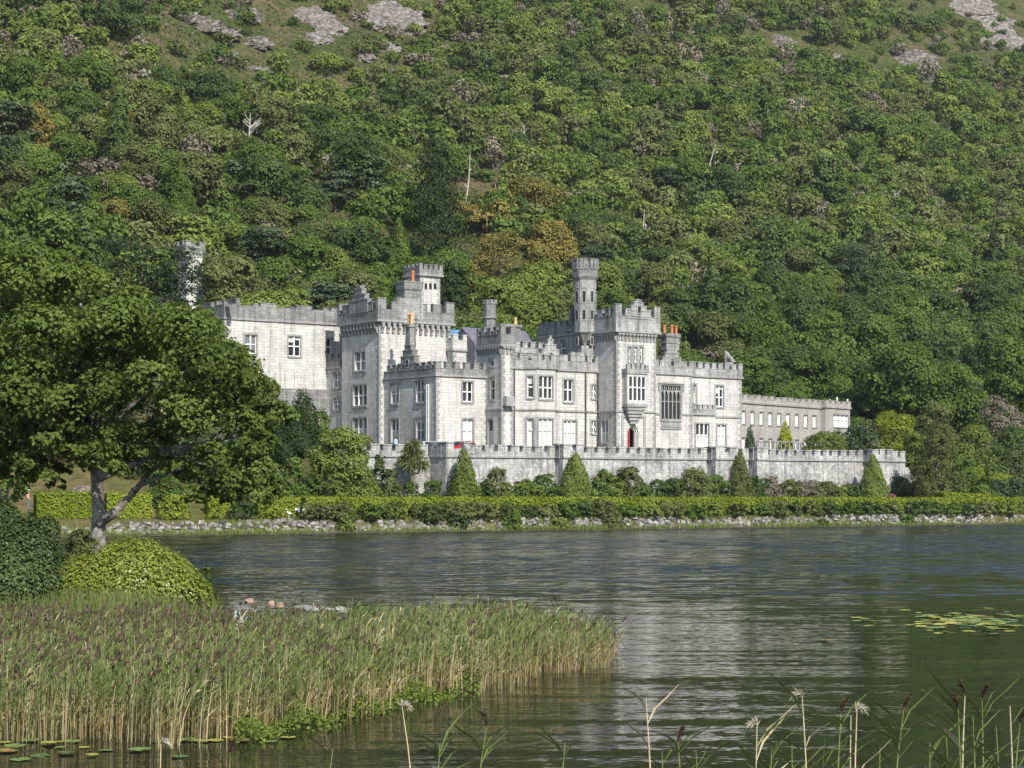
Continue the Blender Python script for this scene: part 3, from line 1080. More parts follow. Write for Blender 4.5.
course(ent, [(k0, k1, VK, 1.2, 'FL')], zS - .03)
# doorway
um, hw = (arch[0] + arch[1]) / 2, (arch[1] - arch[0]) / 2
zsp = arch[3] - hw * 1.15
def arcpts(w, zt, n=10):
    """pointed-round arch from right to left"""
    return [(um + w * math.cos(t), zsp + (zt - zsp) * math.sin(t) ** .9) for t in np.linspace(0, math.pi, n)]
mb = MB()
for w_, dpt in ((hw + .02, -.02), (hw - .13, -.18), (hw - .26, -.34)):
    inner = arcpts(w_ - .14, zsp + (arch[3] - zsp) * (w_ - .14) / hw)
    outer = arcpts(w_, zsp + (arch[3] - zsp) * w_ / hw)
    q = [(um + w_, arch[2])] + outer + [(um - w_, arch[2]), (um - w_ + .14, arch[2])] + inner[::-1] + [(um + w_ - .14, arch[2])]
    for i in range(len(q) // 2 - 1):
        a_, b_, c_, d_ = q[i], q[i + 1], q[len(q) - 2 - i], q[len(q) - 1 - i]
        mb.poly((0, VK), (1, 0), (0, -1), [a_, b_, c_, d_], (dpt - .25, dpt), 0)
o_ = arcpts(hw, arch[3] - .01)
for side in (0, 1):                                   # spandrels fill the square hole above the arch
    pts = o_[:5] if side == 0 else o_[5:]
    cx_ = arch[1] if side == 0 else arch[0]
    mb.poly((0, VK), (1, 0), (0, -1), [(cx_, zsp), (cx_, arch[3])] + ([(um, arch[3])] + pts[::-1] if side == 0 else []) if side == 0 else [(um, arch[3]), (cx_, arch[3]), (cx_, zsp)] + pts[::-1], (-.3, -.012), 0)
mb.obox((0, VK), (1, 0), (0, -1), (um - hw - .75, um - hw - .45), (-.01, .09), (ZG, arch[3] + .75), 1)
mb.obox((0, VK), (1, 0), (0, -1), (um + hw + .5, um + hw + .8), (-.01, .09), (ZG, arch[3] + .75), 1)
mb.obox((0, VK), (1, 0), (0, -1), (um - hw - .75, um + hw + .8), (-.01, .11), (arch[3] + .7, arch[3] + .95), 1)
mb.build('doorway', [M['ashlar'], M['trim']], ent)
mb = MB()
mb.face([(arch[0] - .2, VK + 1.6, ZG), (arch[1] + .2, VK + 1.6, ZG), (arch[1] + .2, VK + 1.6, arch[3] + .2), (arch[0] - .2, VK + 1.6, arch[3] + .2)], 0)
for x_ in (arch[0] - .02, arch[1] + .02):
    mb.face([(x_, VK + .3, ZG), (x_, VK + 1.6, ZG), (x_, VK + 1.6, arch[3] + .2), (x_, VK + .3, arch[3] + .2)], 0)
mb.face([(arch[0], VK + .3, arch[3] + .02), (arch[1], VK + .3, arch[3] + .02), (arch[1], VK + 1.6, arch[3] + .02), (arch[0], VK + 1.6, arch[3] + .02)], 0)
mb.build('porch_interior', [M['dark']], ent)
mb = MB()                                             # one red leaf standing ajar, the other folded back
dd = (.62, .785)
dw = (arch[1] - arch[0]) * .46
mb.obox((arch[0] + .02, VK + .42), (.995, .10), (.10, -.995), (0, dw), (-.04, .04), (ZG + .2, arch[3] - .45), 0)
for z_ in (.35, 1.0, 1.65):
    mb.obox((arch[0] + .02, VK + .42), (.995, .10), (.10, -.995), (.1, dw - .1), (.03, .065), (ZG + .2 + z_, ZG + .7 + z_), 0)
d_ = mb.build('door', [M['reddoor']], ent)
# oriel over the door
mb = MB()
o0, o1, oz0, oz1 = F_(627, VK - .8), F_(647, VK - .8), Z_(404, ue, VK), Z_(374.5, ue, VK)
wz0, wz1 = Z_(401.5, ue, VK), Z_(377, ue, VK)
panel(mb, (0, VK - .85), (1, 0), (0, -1), o0, o1, oz0, oz1, [(o0 + .22, o1 - .22, wz0, wz1)], 0, .2)
panel(mb, (o0, 0), (0, 1), (-1, 0), VK - .85, VK + .1, oz0, oz1, [])
panel(mb, (o1, 0), (0, 1), (1, 0), VK - .85, VK + .1, oz0, oz1, [])
oc = (o0 + o1) / 2
for k in range(6):                                    # moulded corbel tapering to the wall
    t0_, t1_ = k / 6, (k + 1) / 6
    w_ = (o1 - o0) / 2 * (1 - t0_) ** .7 + .05
    d_ = .85 * (1 - t0_) ** .8 + .04
    zb_ = oz0 - (oz0 - Z_(424, ue, VK)) * t1_
    zt_ = oz0 - (oz0 - Z_(424, ue, VK)) * t0_
    mb.box(oc - w_, oc + w_, VK - d_, VK + .05, zb_, zt_ - .002, 1, 0)
oriel = mb.build('oriel', [M['ashlar'], M['trim']], ent)
mb = MB()
hh = (o0 + .22, o1 - .22, wz0, wz1)
zt_ = Z_(365, ue, VK)
mb.box(o0 - .1, o1 + .1, VK - .97, VK + .02, oz1, zt_ - .5, 2, -.03)
for k in range(5):
    a = o0 - .1 + k * (o1 - o0 + .2 - .42) / 4
    mb.box(a, a + .42, VK - .98, VK - .66, zt_ - .52, zt_, 2)
P_ = (0, VK - .85)
mb.face([(hh[0], VK - .63, hh[2]), (hh[1], VK - .63, hh[2]), (hh[1], VK - .63, hh[3]), (hh[0], VK - .63, hh[3])], 1)
nl_ = 4
for i in range(nl_ + 1):
    a = hh[0] + (hh[1] - hh[0]) * i / nl_
    mb.obox(P_, (1, 0), (0, -1), (a - .06, a + .06), (-.215, -.03), (hh[2], hh[3]), 0)
for t_ in (0, .55, 1):
    z_ = hh[2] + (hh[3] - hh[2]) * t_
    mb.obox(P_, (1, 0), (0, -1), (hh[0], hh[1]), (-.21, -.05), (z_ - .06, z_ + .06), 0)
# the glazing and parapet belong to the oriel: merged into its one mesh level
gl = mb.build('oriel_window', [M['paint'], M['glass'], M['trim']], ent)
mb = MB()
for a_ in (k0 + .9,):
    mb.box(a_ - .35, a_ + 1.05, .1, 1.3, zKt, Z_(299, a_, .5), 0, .05)
    mb.box(a_ - .45, a_ + 1.15, 0, 1.4, Z_(300, a_, .5), Z_(293.5, a_, .5), 0, -.04)
ch = mb.build('chimney', [M['greystone']], castle)
pots(ch, [(k0 + .75, .4), (k0 + .75, .95), (k0 + 1.2, .7), (k0 + 1.7, .45), (k0 + 1.7, .95)], Z_(293.6, k0, .5), .45, .2)
# small pinnacle turret on its right
mb = MB()
pu, pv = k1 + .35, VK + 2.2
mb.prism(pu, pv, .42, zM, Z_(338, pu, pv), 8, 0)
mb.prism(pu, pv, .55, Z_(338, pu, pv), Z_(334, pu, pv), 8, 0)
mb.build('pinnacle', [M['greystone']], castle)

# --- great chamber range with the traceried window
VP = -3.4
p1 = F_(692, VP)
zP = Z_(372.5, k1 + 3, VP)
big = hole_f(661, 680.8, 385.5, 419, VP)
cham = block('wing', castle, k1 - .2, p1, VP, 8, ZG, zP, extra_holes=[big])
cham['label'] = 'wing with the big traceried window'
battlement(cham, k1, p1, VP, 8, zP, .7, .6, .62, .42, sides='F', mat='parapet')
course(cham, [(k1 + .1, big[0] - .3, VP, 8, 'F'), (big[1] + .3, p1, VP, 8, 'F')], zS - .05)
mb = MB()
O_, e_, n_ = (0, VP), (1, 0), (0, -1)
b0, b1, bz0, bz1 = big
ob = lambda a, d, z, m: mb.obox(O_, e_, n_, a, d, z, m)
ob((b0 - .22, b0), (-.03, .07), (bz0 - .2, bz1 + .3), 0); ob((b1, b1 + .22), (-.03, .07), (bz0 - .2, bz1 + .3), 0)
ob((b0 - .4, b1 + .4), (-.03, .2), (bz1 + .16, bz1 + .34), 0); ob((b0, b1), (-.03, .07), (bz1, bz1 + .16), 0)
ob((b0 - .05, b1 + .05), (-.03, .16), (bz0 - .28, bz0), 0)
ob((b0 - .4, b0 - .25), (.0, .16), (bz1 - .6, bz1 + .16), 0); ob((b1 + .25, b1 + .4), (.0, .16), (bz1 - .6, bz1 + .16), 0)
mb.face([(b0, VP + .24, bz0), (b1, VP + .24, bz0), (b1, VP + .24, bz1), (b0, VP + .24, bz1)], 2)
nl_ = 5
zl = bz0 + (bz1 - bz0) * .70
zx = bz0 + (bz1 - bz0) * .52
wl = (b1 - b0) / nl_
for i in range(nl_ + 1):
    a = b0 + wl * i
    ob((a - .055, a + .055), (-.23, -.06), (bz0, bz1), 1)
for i in range(nl_):
    a = b0 + wl * (i + .5)
    ob((a - wl / 2 + .056, a + wl / 2 - .056), (-.228, -.1), (zx - .04, zx + .04), 1)
    for sg in (-1, 1):                                # pointed heads
        mb.poly(O_, e_, n_, [(a + sg * (wl / 2 - .05), zl), (a + sg * (wl / 2 - .05), zl + .55), (a, zl + .55), (a + sg * wl * .22, zl + .38)][::sg], (-.226, -.09), 1)
    ob((a - .035, a + .035), (-.228, -.1), (zl + .54, bz1), 1)
    ob((a - wl / 2 + .056, a - .036), (-.227, -.1), (zl + 1.0, zl + 1.07), 1)
    ob((a + .036, a + wl / 2 - .056), (-.227, -.1), (zl + 1.0, zl + 1.07), 1)
ob((b0, b1), (-.229, -.07), (bz1 - .1, bz1), 1)
ob((b0 - .1, b1 + .1), (.0, .1), (Z_(429, k1 + 2, VP), Z_(427, k1 + 2, VP)), 0)
for k in range(7):
    a = b0 + k * (b1 - b0 - .4) / 6
    ob((a, a + .4), (.0, .07), (Z_(426.4, k1 + 2, VP), bz0 - .3), 0)
mb.build('traceried_window', [M['trim'], M['trim'], M['glass']], cham)
up_ = F_(671.8, VP)
stepped_gable(cham, (0, VP), (1, 0), (0, -1), up_, zP, [(1.75, Z_(361.5, up_, VP)), (1.35, Z_(357, up_, VP)), (1.0, Z_(352.5, up_, VP)), (.75, Z_(349, up_, VP))], .6, 'parapet')
mb = MB()
zc1 = Z_(333.5, up_, VP)
mb.box(up_ - .8, up_ + 1.05, VP - .05, VP + .85, Z_(350, up_, VP), zc1 - .35, 0)
mb.box(up_ - .92, up_ + 1.17, VP - .17, VP + .97, zc1 - .35, zc1, 0)
mb.box(up_ - .87, up_ + 1.12, VP - .12, VP + .92, zc1 - 1.1, zc1 - .9, 0)
ch = mb.build('chimney', [M['greystone']], cham)
pots(ch, [(F_(666, VP) + .1, VP + .4), (F_(674.2, VP), VP + .4), (F_(678.4, VP), VP + .4)], zc1 - .01, .95, .19)

# --- end wing on the right
VQ = -1.0
r1 = F_(741.5, VQ)
zQ = Z_(375.5, p1 + 4, VQ)
endw = block('wing', castle, p1 - .2, r1, VQ, 10, ZG, zQ,
             front=[(715.5, 723.6, 385.5, 407, 2, (.45,)), (717, 726, 424.5, 445.5, 2, T5, 'full'), (693.3, 696.3, 384.5, 403, 1, T5, 'low')])
endw['label'] = 'end wing with a small two-storey bay'
battlement(endw, p1, r1, VQ, 10, zQ, .8, .6, .66, .42, sides='FR', mat='parapet')
course(endw, [(F_(715.5, VQ), r1, VQ, 10, 'FR')], zS - .08)
VQ2 = -2.3
q0_, q1_ = F_(692.5, VQ2), F_(715, VQ2)
zq = Z_(413, q0_, VQ2)
lb = block('bay', endw, q0_, q1_, VQ2, VQ + .2, ZG, zq, quoin=False, extra_holes=[hole_f(695.6, 708.8, 423.5, 447, VQ2)])
mb_parent = endw
w_ = window(endw, (0, VQ2), (1, 0), (0, -1), hole_f(695.6, 708.8, 423.5, 447, VQ2), 3, T5, 'low')
b_ = battlement(endw, q0_, q1_, VQ2, VQ - .1, zq, .45, .45, .42, .34, .28, sides='FL', mat='parapet')
mb = MB()                                             # heraldic beast crouching on the parapet
uh = F_(729, VQ)
zb_ = Z_(363, uh, VQ)
mb.box(uh - .5, uh + .7, VQ - .05, VQ + .35, zb_ - .5, zb_ + .1, 0)
mb.tube([(uh + .75, VQ + .15, zb_ + .1), (uh + .35, VQ + .15, zb_ + .45), (uh - .1, VQ + .15, zb_ + .85), (uh - .3, VQ + .15, zb_ + 1.15), (uh - .5, VQ + .15, zb_ + 1.1)], [.3, .34, .3, .24, .1], 8)
mb.tube([(uh - .15, VQ + .05, zb_ + .8), (uh - .35, VQ + .02, zb_ + .45), (uh - .3, VQ + .02, zb_ + .05)], [.14, .1, .09], 6)
mb.tube([(uh - .15, VQ + .28, zb_ + .8), (uh - .35, VQ + .3, zb_ + .45), (uh - .3, VQ + .3, zb_ + .05)], [.14, .1, .09], 6)
mb.tube([(uh - .35, VQ + .15, zb_), (uh - .42, VQ + .15, zb_ + .7), (uh - .42, VQ + .15, zb_ + 1.45)], [.16, .17, .10], 8)
mb.build('heraldic_beast', [M['greystone']], endw, smooth=True)

# ------------------------------------------------------------------ low range beyond the castle
RF = Front(*px_world(741, 400, 247)[:2], .584, .812)
rang = empty('long_range', (RF.X0, RF.Y0, 0), math.atan2(.812, .584))
tag(rang, 'low beige two-storey range with a row of small windows beyond the castle', 'building')
zr = RF.Z(404.5, 12, 0)
mb = MB()
Lr = 27.0
hs = []
for k in range(9):
    pxa = 743.4 + k * 8.85
    a0, a1 = RF.F(pxa - 2.0, 0), RF.F(pxa + 2.2, 0)
    am = (a0 + a1) / 2
    z0_, z1_ = zr - 3.35 + 1.1, zr - .95
    hs.append((a0, a1, zr - 2.9, zr - 1.15)); hs.append((a0, a1, zr - 6.5, zr - 4.65))
panel(mb, (0, 0), (1, 0), (0, -1), -3, Lr, 5, zr, hs)
panel(mb, (-3, 0), (0, 1), (-1, 0), 0, 9, 5, zr, [])
panel(mb, (Lr, 0), (0, 1), (1, 0), 0, 9, 5, zr, [])
panel(mb, (0, 9), (1, 0), (0, 1), -3, Lr, 5, zr, [])
mb.face([(-3, 0, zr - .01), (Lr, 0, zr - .01), (Lr, 9, zr - .01), (-3, 9, zr - .01)], 1)
wallr = mb.build('wall', [M['beige'], M['lead']], rang)
for h in hs:
    window(rang, (0, 0), (1, 0), (0, -1), h, 1, (), 'low', .1)
battlement(rang, -3, Lr, 0, 9, zr, .45, .4, 1.0, .8, .4, sides='FB', mat='beige')
pv0, pv1 = RF.F(825.5, -.7), RF.F(850, -.7)
mb = MB()
ph = [(RF.F(833, -.7), RF.F(848.5, -.7), zr - 2.7, zr - .9)]
panel(mb, (0, -.7), (1, 0), (0, -1), pv0, pv1, 5, zr + .15, ph)
panel(mb, (pv0, 0), (0, 1), (-1, 0), -.7, 9.5, 5, zr + .15, [])
panel(mb, (pv1, 0), (0, 1), (1, 0), -.7, 9.5, 5, zr + .15, [])
mb.face([(pv0, -.7, zr + .14), (pv1, -.7, zr + .14), (pv1, 9.5, zr + .14), (pv0, 9.5, zr + .14)], 1)
pav = mb.build('pavilion', [M['beige'], M['lead']], rang)
window(pav, (0, -.7), (1, 0), (0, -1), ph[0], 4, (.6,), 'full', .12)
battlement(pav, pv0, pv1, -.7, 9.5, zr + .15, .4, .35, 1.0, .8, .4, sides='FL', mat='beige')
mb = MB()
for px_, py_ in ((830, 399.5), (837, 397), (847.5, 399)):
    a_ = RF.F(px_, 2)
    mb.tube([(a_, 2, zr), (a_, 2, RF.Z(py_, a_, 2))], [.13, .12], 6)
mb.build('vent_pipe', [M['paint']], pav)

# ------------------------------------------------------------------ tower among the trees on the left
mb = MB()
tx, ty, _ = px_world(190.5, 270, 236)
wt = empty('tower', (tx, ty, 0), math.atan2(SS, CC))
tag(wt, 'pale stone tower with a crenellated top half hidden behind the trees', 'tower')
zt0 = CAMH + (HZ - 252) / FPX * 236
mb.box(-1.15, 1.15, -1.15, 1.15, gz(tx, ty) - 1, zt0, 0)
mb.build('wall', [M['ashlar']], wt)
battlement(wt, -1.2, 1.2, -1.2, 1.2, zt0, .6, .55, .75, .5, .35)
corbels(wt, -1.15, 1.15, -1.15, 1.15, zt0, .9, .5, .25)
mb = MB()
mb.tube([(1.0, -1.0, zt0 + .5), (1.0, -1.0, zt0 + 2.6)], [.04, .025], 5)
mb.build('rod', [M['iron']], wt)

# ------------------------------------------------------------------ terrace wall
tw = empty('terrace_wall', (AX, AY, 0), math.atan2(SS, CC))
tag(tw, 'long crenellated rubble wall holding up the castle terrace', 'wall')
VT, VTL = -11.5, -8.8
uc = F_(446, VT)
zs_ = Z_(457.3, uc, VT)
uE = F_(905, VT)
mb = MB()
def wall_run(a0, a1, v0, th=1.0, zb=.8):
    # battered face
    mb.hexa([(a0, v0 - .35, zb), (a1, v0 - .35, zb), (a1, v0 + th, zb), (a0, v0 + th, zb),
             (a0, v0, zs_), (a1, v0, zs_), (a1, v0 + th, zs_), (a0, v0 + th, zs_)], 0)
wall_run(-19, uc + .6, VTL)
wall_run(uc, uE, VT)
mb.hexa([(uc - .35, VT - .33, .8), (uc + 1, VT - .33, .8), (uc + 1, VTL + 1, .8), (uc - .35, VTL + 1, .8),
         (uc, VT + .01, zs_ - .003), (uc + 1, VT + .01, zs_ - .003), (uc + 1, VTL + 1, zs_ - .003), (uc, VTL + 1, zs_ - .003)], 0)
mb.hexa([(uE - .2, VT - 1.5, .8), (uE + 3.2, VT - 1.5, .8), (uE + 3.2, VT + 1, .8), (uE - .2, VT + 1, .8),
         (uE - .2, VT + .002, zs_ - .6), (uE + .5, VT + .002, zs_ - .6), (uE + .5, VT + .99, zs_ - .6), (uE - .2, VT + .99, zs_ - .6)], 0)
bast = [(563, 2.6), (715.5, 3.0), (757, 1.6), (872, 3.4)]
bs = []
for px_, w_ in bast:
    a_ = F_(px_, VT - 1.3)
    bs.append((a_, a_ + w_))
    mb.hexa([(a_ - .25, VT - 1.6, .8), (a_ + w_ + .25, VT - 1.6, .8), (a_ + w_ + .25, VT + .5, .8), (a_ - .25, VT + .5, .8),
             (a_, VT - 1.3, zs_ - .002), (a_ + w_, VT - 1.3, zs_ - .002), (a_ + w_, VT + .5, zs_ - .002), (a_, VT + .5, zs_ - .002)], 0)
mb.build('wall', [M['wallstone']], tw)
mb = MB()
def par_run(O, e, n, s0, s1, extra=0.0, caps=True):
    zp, zt = zs_ + .62 + extra, zs_ + 1.12 + extra
    mb.obox(O, e, n, (s0 - .02, s1 + .02), (-.55, .14), (zs_, zs_ + .2), 1)
    mb.obox(O, e, n, (s0, s1), (-.5, .06), (zs_ + .2, zp), 0)
    k = max(1, int(round((s1 - s0 - .95) / 1.42)))
    for i in range(k + 1):
        a = s0 + (s1 - s0 - .95) * i / k
        j1, j2 = rng.uniform(-.04, .04, 2)
        mb.obox(O, e, n, (a + .004 + j1, a + .94 + j2), (-.49, .055), (zp - .02, zt + j1), 0)
        mb.obox(O, e, n, (a - .04 + j1, a + .99 + j2), (-.54, .11), (zt + j1, zt + .13 + j1), 0)
par_run((0, VTL), (1, 0), (0, -1), -19, uc - .3)
par_run((uc, 0), (0, 1), (-1, 0), VT + .6, VTL + .3, .25)
par_run((0, VT), (1, 0), (0, -1), uc - .05, uc + 3.0, .25)
cuts = sorted(bs)
s = uc + 3.05
for a_, b_ in cuts:
    par_run((0, VT), (1, 0), (0, -1), s, a_ - .05)
    par_run((0, VT - 1.3), (1, 0), (0, -1), a_, b_, .18)
    par_run((a_, 0), (0, 1), (-1, 0), VT - .78, VT + .3, .18)
    s = b_ + .05
par_run((0, VT), (1, 0), (0, -1), s, uE)
mb.build('parapet', [M['wallstone'], M['trim']], tw)

# terrace balustrade rail beyond the castle
rail = empty('balustrade', (0, 0, 0))
tag(rail, 'low dark rail along the terrace edge by the yellow cone tree', 'railing')
pa, pb = Vector(px_world(757, 441.5, 214)), Vector(px_world(801, 442.5, 218))
mb = MB()
mb.tube([pa, pb], [.1, .1], 6)
mb.build('top_rail', [M['greystone']], rail)
for k in range(12):
    q = pa.lerp(pb, k / 11)
    mb = MB()
    mb.tube([(q.x, q.y, 6.9), (q.x, q.y, q.z)], [.09, .09], 6)
    mb.build('post', [M['greystone']], rail)

# ------------------------------------------------------------------ rubble wall at the shore
def shore_pt(x, w):
    """point w metres behind the water line at x"""
    y = 173.5 + .55 * x + w / WK
    return x, y
mb = MB()
x = -62.0
while x < 95:
    bare = .5 + .5 * math.sin(x * .33) * math.sin(x * .12 + .8)
    for r_ in range(5):
        if rng.random() < .10 + .18 * bare: continue
        w_ = 1.15 + r_ * .26 + rng.uniform(-.12, .12)
        L0 = rng.uniform(.22, .62)
        X_, Y_ = shore_pt(x + rng.uniform(-.25, .25), w_)
        e_ = (.876, .482); n_ = (.482, -.876)
        z_ = .10 + r_ * .20 + rng.uniform(-.07, .07) + .10 * math.sin(x * .21) + .06 * math.sin(x * .57)
        h_ = rng.uniform(.14, .30)
        cx_, rot = L0 / 2, rng.uniform(-.5, .5)
        q = []
        for dz, sh in ((0, 1.0), (1, .68)):
            for (aa, dd) in ((-L0 / 2, .2), (L0 / 2, .2), (L0 / 2, -.2), (-L0 / 2, -.2)):
                jj = rng.uniform(-.07, .07, 3)
                a_, d_ = (aa + jj[0]) * sh, (dd + jj[1]) * sh
                A_, D_ = a_ * math.cos(rot) - d_ * math.sin(rot), a_ * math.sin(rot) + d_ * math.cos(rot)
                q.append((X_ + e_[0] * A_ + n_[0] * D_, Y_ + e_[1] * A_ + n_[1] * D_, z_ - .08 + dz * h_ + jj[2] * .8))
        mb.hexa(q, int(rng.choice([0, 0, 0, 1, 1, 2])))
    x += rng.uniform(.26, .40)
M['st1'] = plain_mat('white_lichened_stone', (.25, .243, .225), .95, .4, 2.0)
M['st2'] = plain_mat('grey_rubble_stone', (.16, .153, .14), .95, .4, 2.0)
M['st3'] = plain_mat('dark_rubble_stone', (.07, .067, .06), .95, .4, 2.0)
sw = mb.build('shore_wall', [M['st2'], M['st1'], M['st3']])
tag(sw, 'low rough wall of loose grey and white stones along the far water edge', 'stone wall')

# ------------------------------------------------------------------ foliage
def unit(n, r):
    d = r.normal(size=(n, 3))
    return d / np.linalg.norm(d, axis=1, keepdims=True)


def cards(r, C, N, size, aspect=.62, droop=0.0, curl=.25):
    """leaf-shaped quads (pointed at both ends) centred on C, facing N"""
    n = len(C)
    size = np.broadcast_to(np.asarray(size, dtype=float), (n,))[:, None]
    h = unit(n, r)
    t = np.cross(N, h); t /= np.linalg.norm(t, axis=1, keepdims=True) + 1e-9
    b = np.cross(N, t)
    t = t.copy(); t[:, 2] -= droop
    L = t * size * .5
    W = b * size * .5 * aspect
    bend = N * size * curl * .5
    V = np.stack([C - L - bend, C - W * 1.0 + L * .1, C + L - bend * .6, C + W + L * .1], axis=1)
    return V.reshape(-1, 3)


def crown(r, lobes, n, size, up=.35, rnd=.55, shell=(.72, 1.05), under=.35, flat=1.0, clump=0):
    """leaf cloud on overlapping lobes (cx,cy,cz,rx,ry,rz); returns vertices and a tint per leaf"""
    lobes = np.asarray(lobes, dtype=float)
    area = (lobes[:, 3] * lobes[:, 4] + lobes[:, 3] * lobes[:, 5]) ** 1.0
    pick = r.choice(len(lobes), n, p=area / area.sum())
    d = unit(n, r)
    low = d[:, 2] < -.15
    flip = low & (r.random(n) > under)
    d[flip, 2] *= -1
    rad = r.uniform(*shell, size=n)[:, None]
    if clump:                                     # leaves gather in sprays, leaving gaps between them
        k = max(4, n // clump)
        d0 = unit(k, r); p0 = r.choice(len(lobes), k, p=area / area.sum())
        d0[:, 2] = np.where((d0[:, 2] < -.1) & (r.random(k) > under), -d0[:, 2], d0[:, 2])
        w = r.integers(0, k, n)
        pick = p0[w]
        d = d0[w] + r.normal(scale=.20, size=(n, 3))
        d /= np.linalg.norm(d, axis=1, keepdims=True)
        rad = (r.uniform(*shell, size=k)[w] + r.normal(scale=.05, size=n))[:, None]
    C = lobes[pick, :3] + d * rad * lobes[pick, 3:6]
    keep = np.ones(n, dtype=bool)
    for i, l in enumerate(lobes):                 # drop leaves buried deep inside another lobe
        q = ((C - l[:3]) / l[3:6])
        inside = (q ** 2).sum(1) < .38
        keep &= ~(inside & (pick != i) & (r.random(n) < .8))
    C, d, pick = C[keep], d[keep], pick[keep]
    n = len(C)
    N = d + unit(n, r) * rnd + np.array([0, 0, up])
    N /= np.linalg.norm(N, axis=1, keepdims=True)
    lt = r.uniform(-.18, .18, len(lobes))
    tint = np.clip(.5 + lt[pick] + r.normal(scale=.16, size=n), 0, 1)
    V = cards(r, C, N, size * r.uniform(.65, 1.3, n))
    return V, tint


def dome_lobes(r, R, H, k=14, base=.12, skirt=0):
    """lobes of a bushy crown of radius R and height H standing at z=0"""
    L = [(0, 0, H * .48, R * .62, R * .62, H * .42)]
    for i in range(skirt):                        # foliage reaching the ground
        a = i * 6.283 / skirt + r.uniform(-.4, .4); s = R * r.uniform(.34, .5)
        L.append((R * .62 * math.cos(a), R * .62 * math.sin(a), H * r.uniform(.12, .28), s, s, H * r.uniform(.2, .3)))
    for i in range(k):
        a = r.uniform(0, 2 * math.pi)
        e = r.uniform(-.25, 1.0)
        rr = R * .66 * math.cos(e * 1.25) * r.uniform(.8, 1.08)
        z = H * (.46 + .36 * math.sin(e * 1.35)) * r.uniform(.93, 1.07)
        s = R * r.uniform(.27, .46)
        L.append((rr * math.cos(a), rr * math.sin(a), max(z, H * base), s, s, s * r.uniform(.62, .95)))
    return L


def conifer_cards(r, R, H, n, size, tiers=9, droop=.3):
    z = (r.random(n) ** 1.15)
    tz = np.floor(z * tiers) / tiers
    fr = (z - tz) * tiers
    rad = R * (1 - tz * .96) ** .75 * (1 - .5 * fr) * r.uniform(.35, 1.08, n) + .02 * R
    a = r.uniform(0, 2 * math.pi, n)
    wob = 1 + .30 * np.sin(a * 3 + tz * 40) + .2 * np.sin(a * 7 + tz * 90)
    rad = rad * wob
    C = np.stack([rad * np.cos(a), rad * np.sin(a), H * (.03 + .97 * z)], 1)
    d = np.stack([np.cos(a), np.sin(a), np.full(n, .5)], 1) + unit(n, r) * .55
    N = d / np.linalg.norm(d, axis=1, keepdims=True)
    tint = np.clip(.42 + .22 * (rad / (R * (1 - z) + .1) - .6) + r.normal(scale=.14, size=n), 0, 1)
    return cards(r, C, N, size * r.uniform(.6, 1.3, n), .5, droop), tint


def cone_cards(r, R, H, n, size, p=.75):
    z = 1 - np.sqrt(r.random(n))
    z = z * .99
    a = r.uniform(0, 2 * math.pi, n)
    prof = np.minimum(1, (1 - z) ** p * 1.08) * np.minimum(1, .82 + z * 2)
    rad = R * prof * (1 + .1 * np.sin(a * 4 + z * 9) + .07 * np.sin(a * 9 - z * 23)) * np.where(r.random(n) < .3, r.uniform(.4, .85, n), r.uniform(.85, 1.06, n))
    C = np.stack([rad * np.cos(a), rad * np.sin(a), H * z], 1)
    d = np.stack([np.cos(a), np.sin(a), np.full(n, .35)], 1) + unit(n, r) * .6
    N = d / np.linalg.norm(d, axis=1, keepdims=True)
    tint = np.clip(.5 + .15 * np.sin(a * 5 + z * 11) + r.normal(scale=.18, size=n), 0, 1)
    return cards(r, C, N, size * r.uniform(.6, 1.3, n), .55, -.35), tint


def pine_lobes(r, R, H):
    L = []
    for i in range(19):
        a = r.uniform(0, 2 * math.pi)
        z = H * r.uniform(.35, .98)
        rr = R * .7 * r.uniform(.2, 1) * (1.15 - z / H * .6)
        s = R * r.uniform(.26, .44)
        L.append((rr * math.cos(a), rr * math.sin(a), z, s, s, s * .42))
    return L


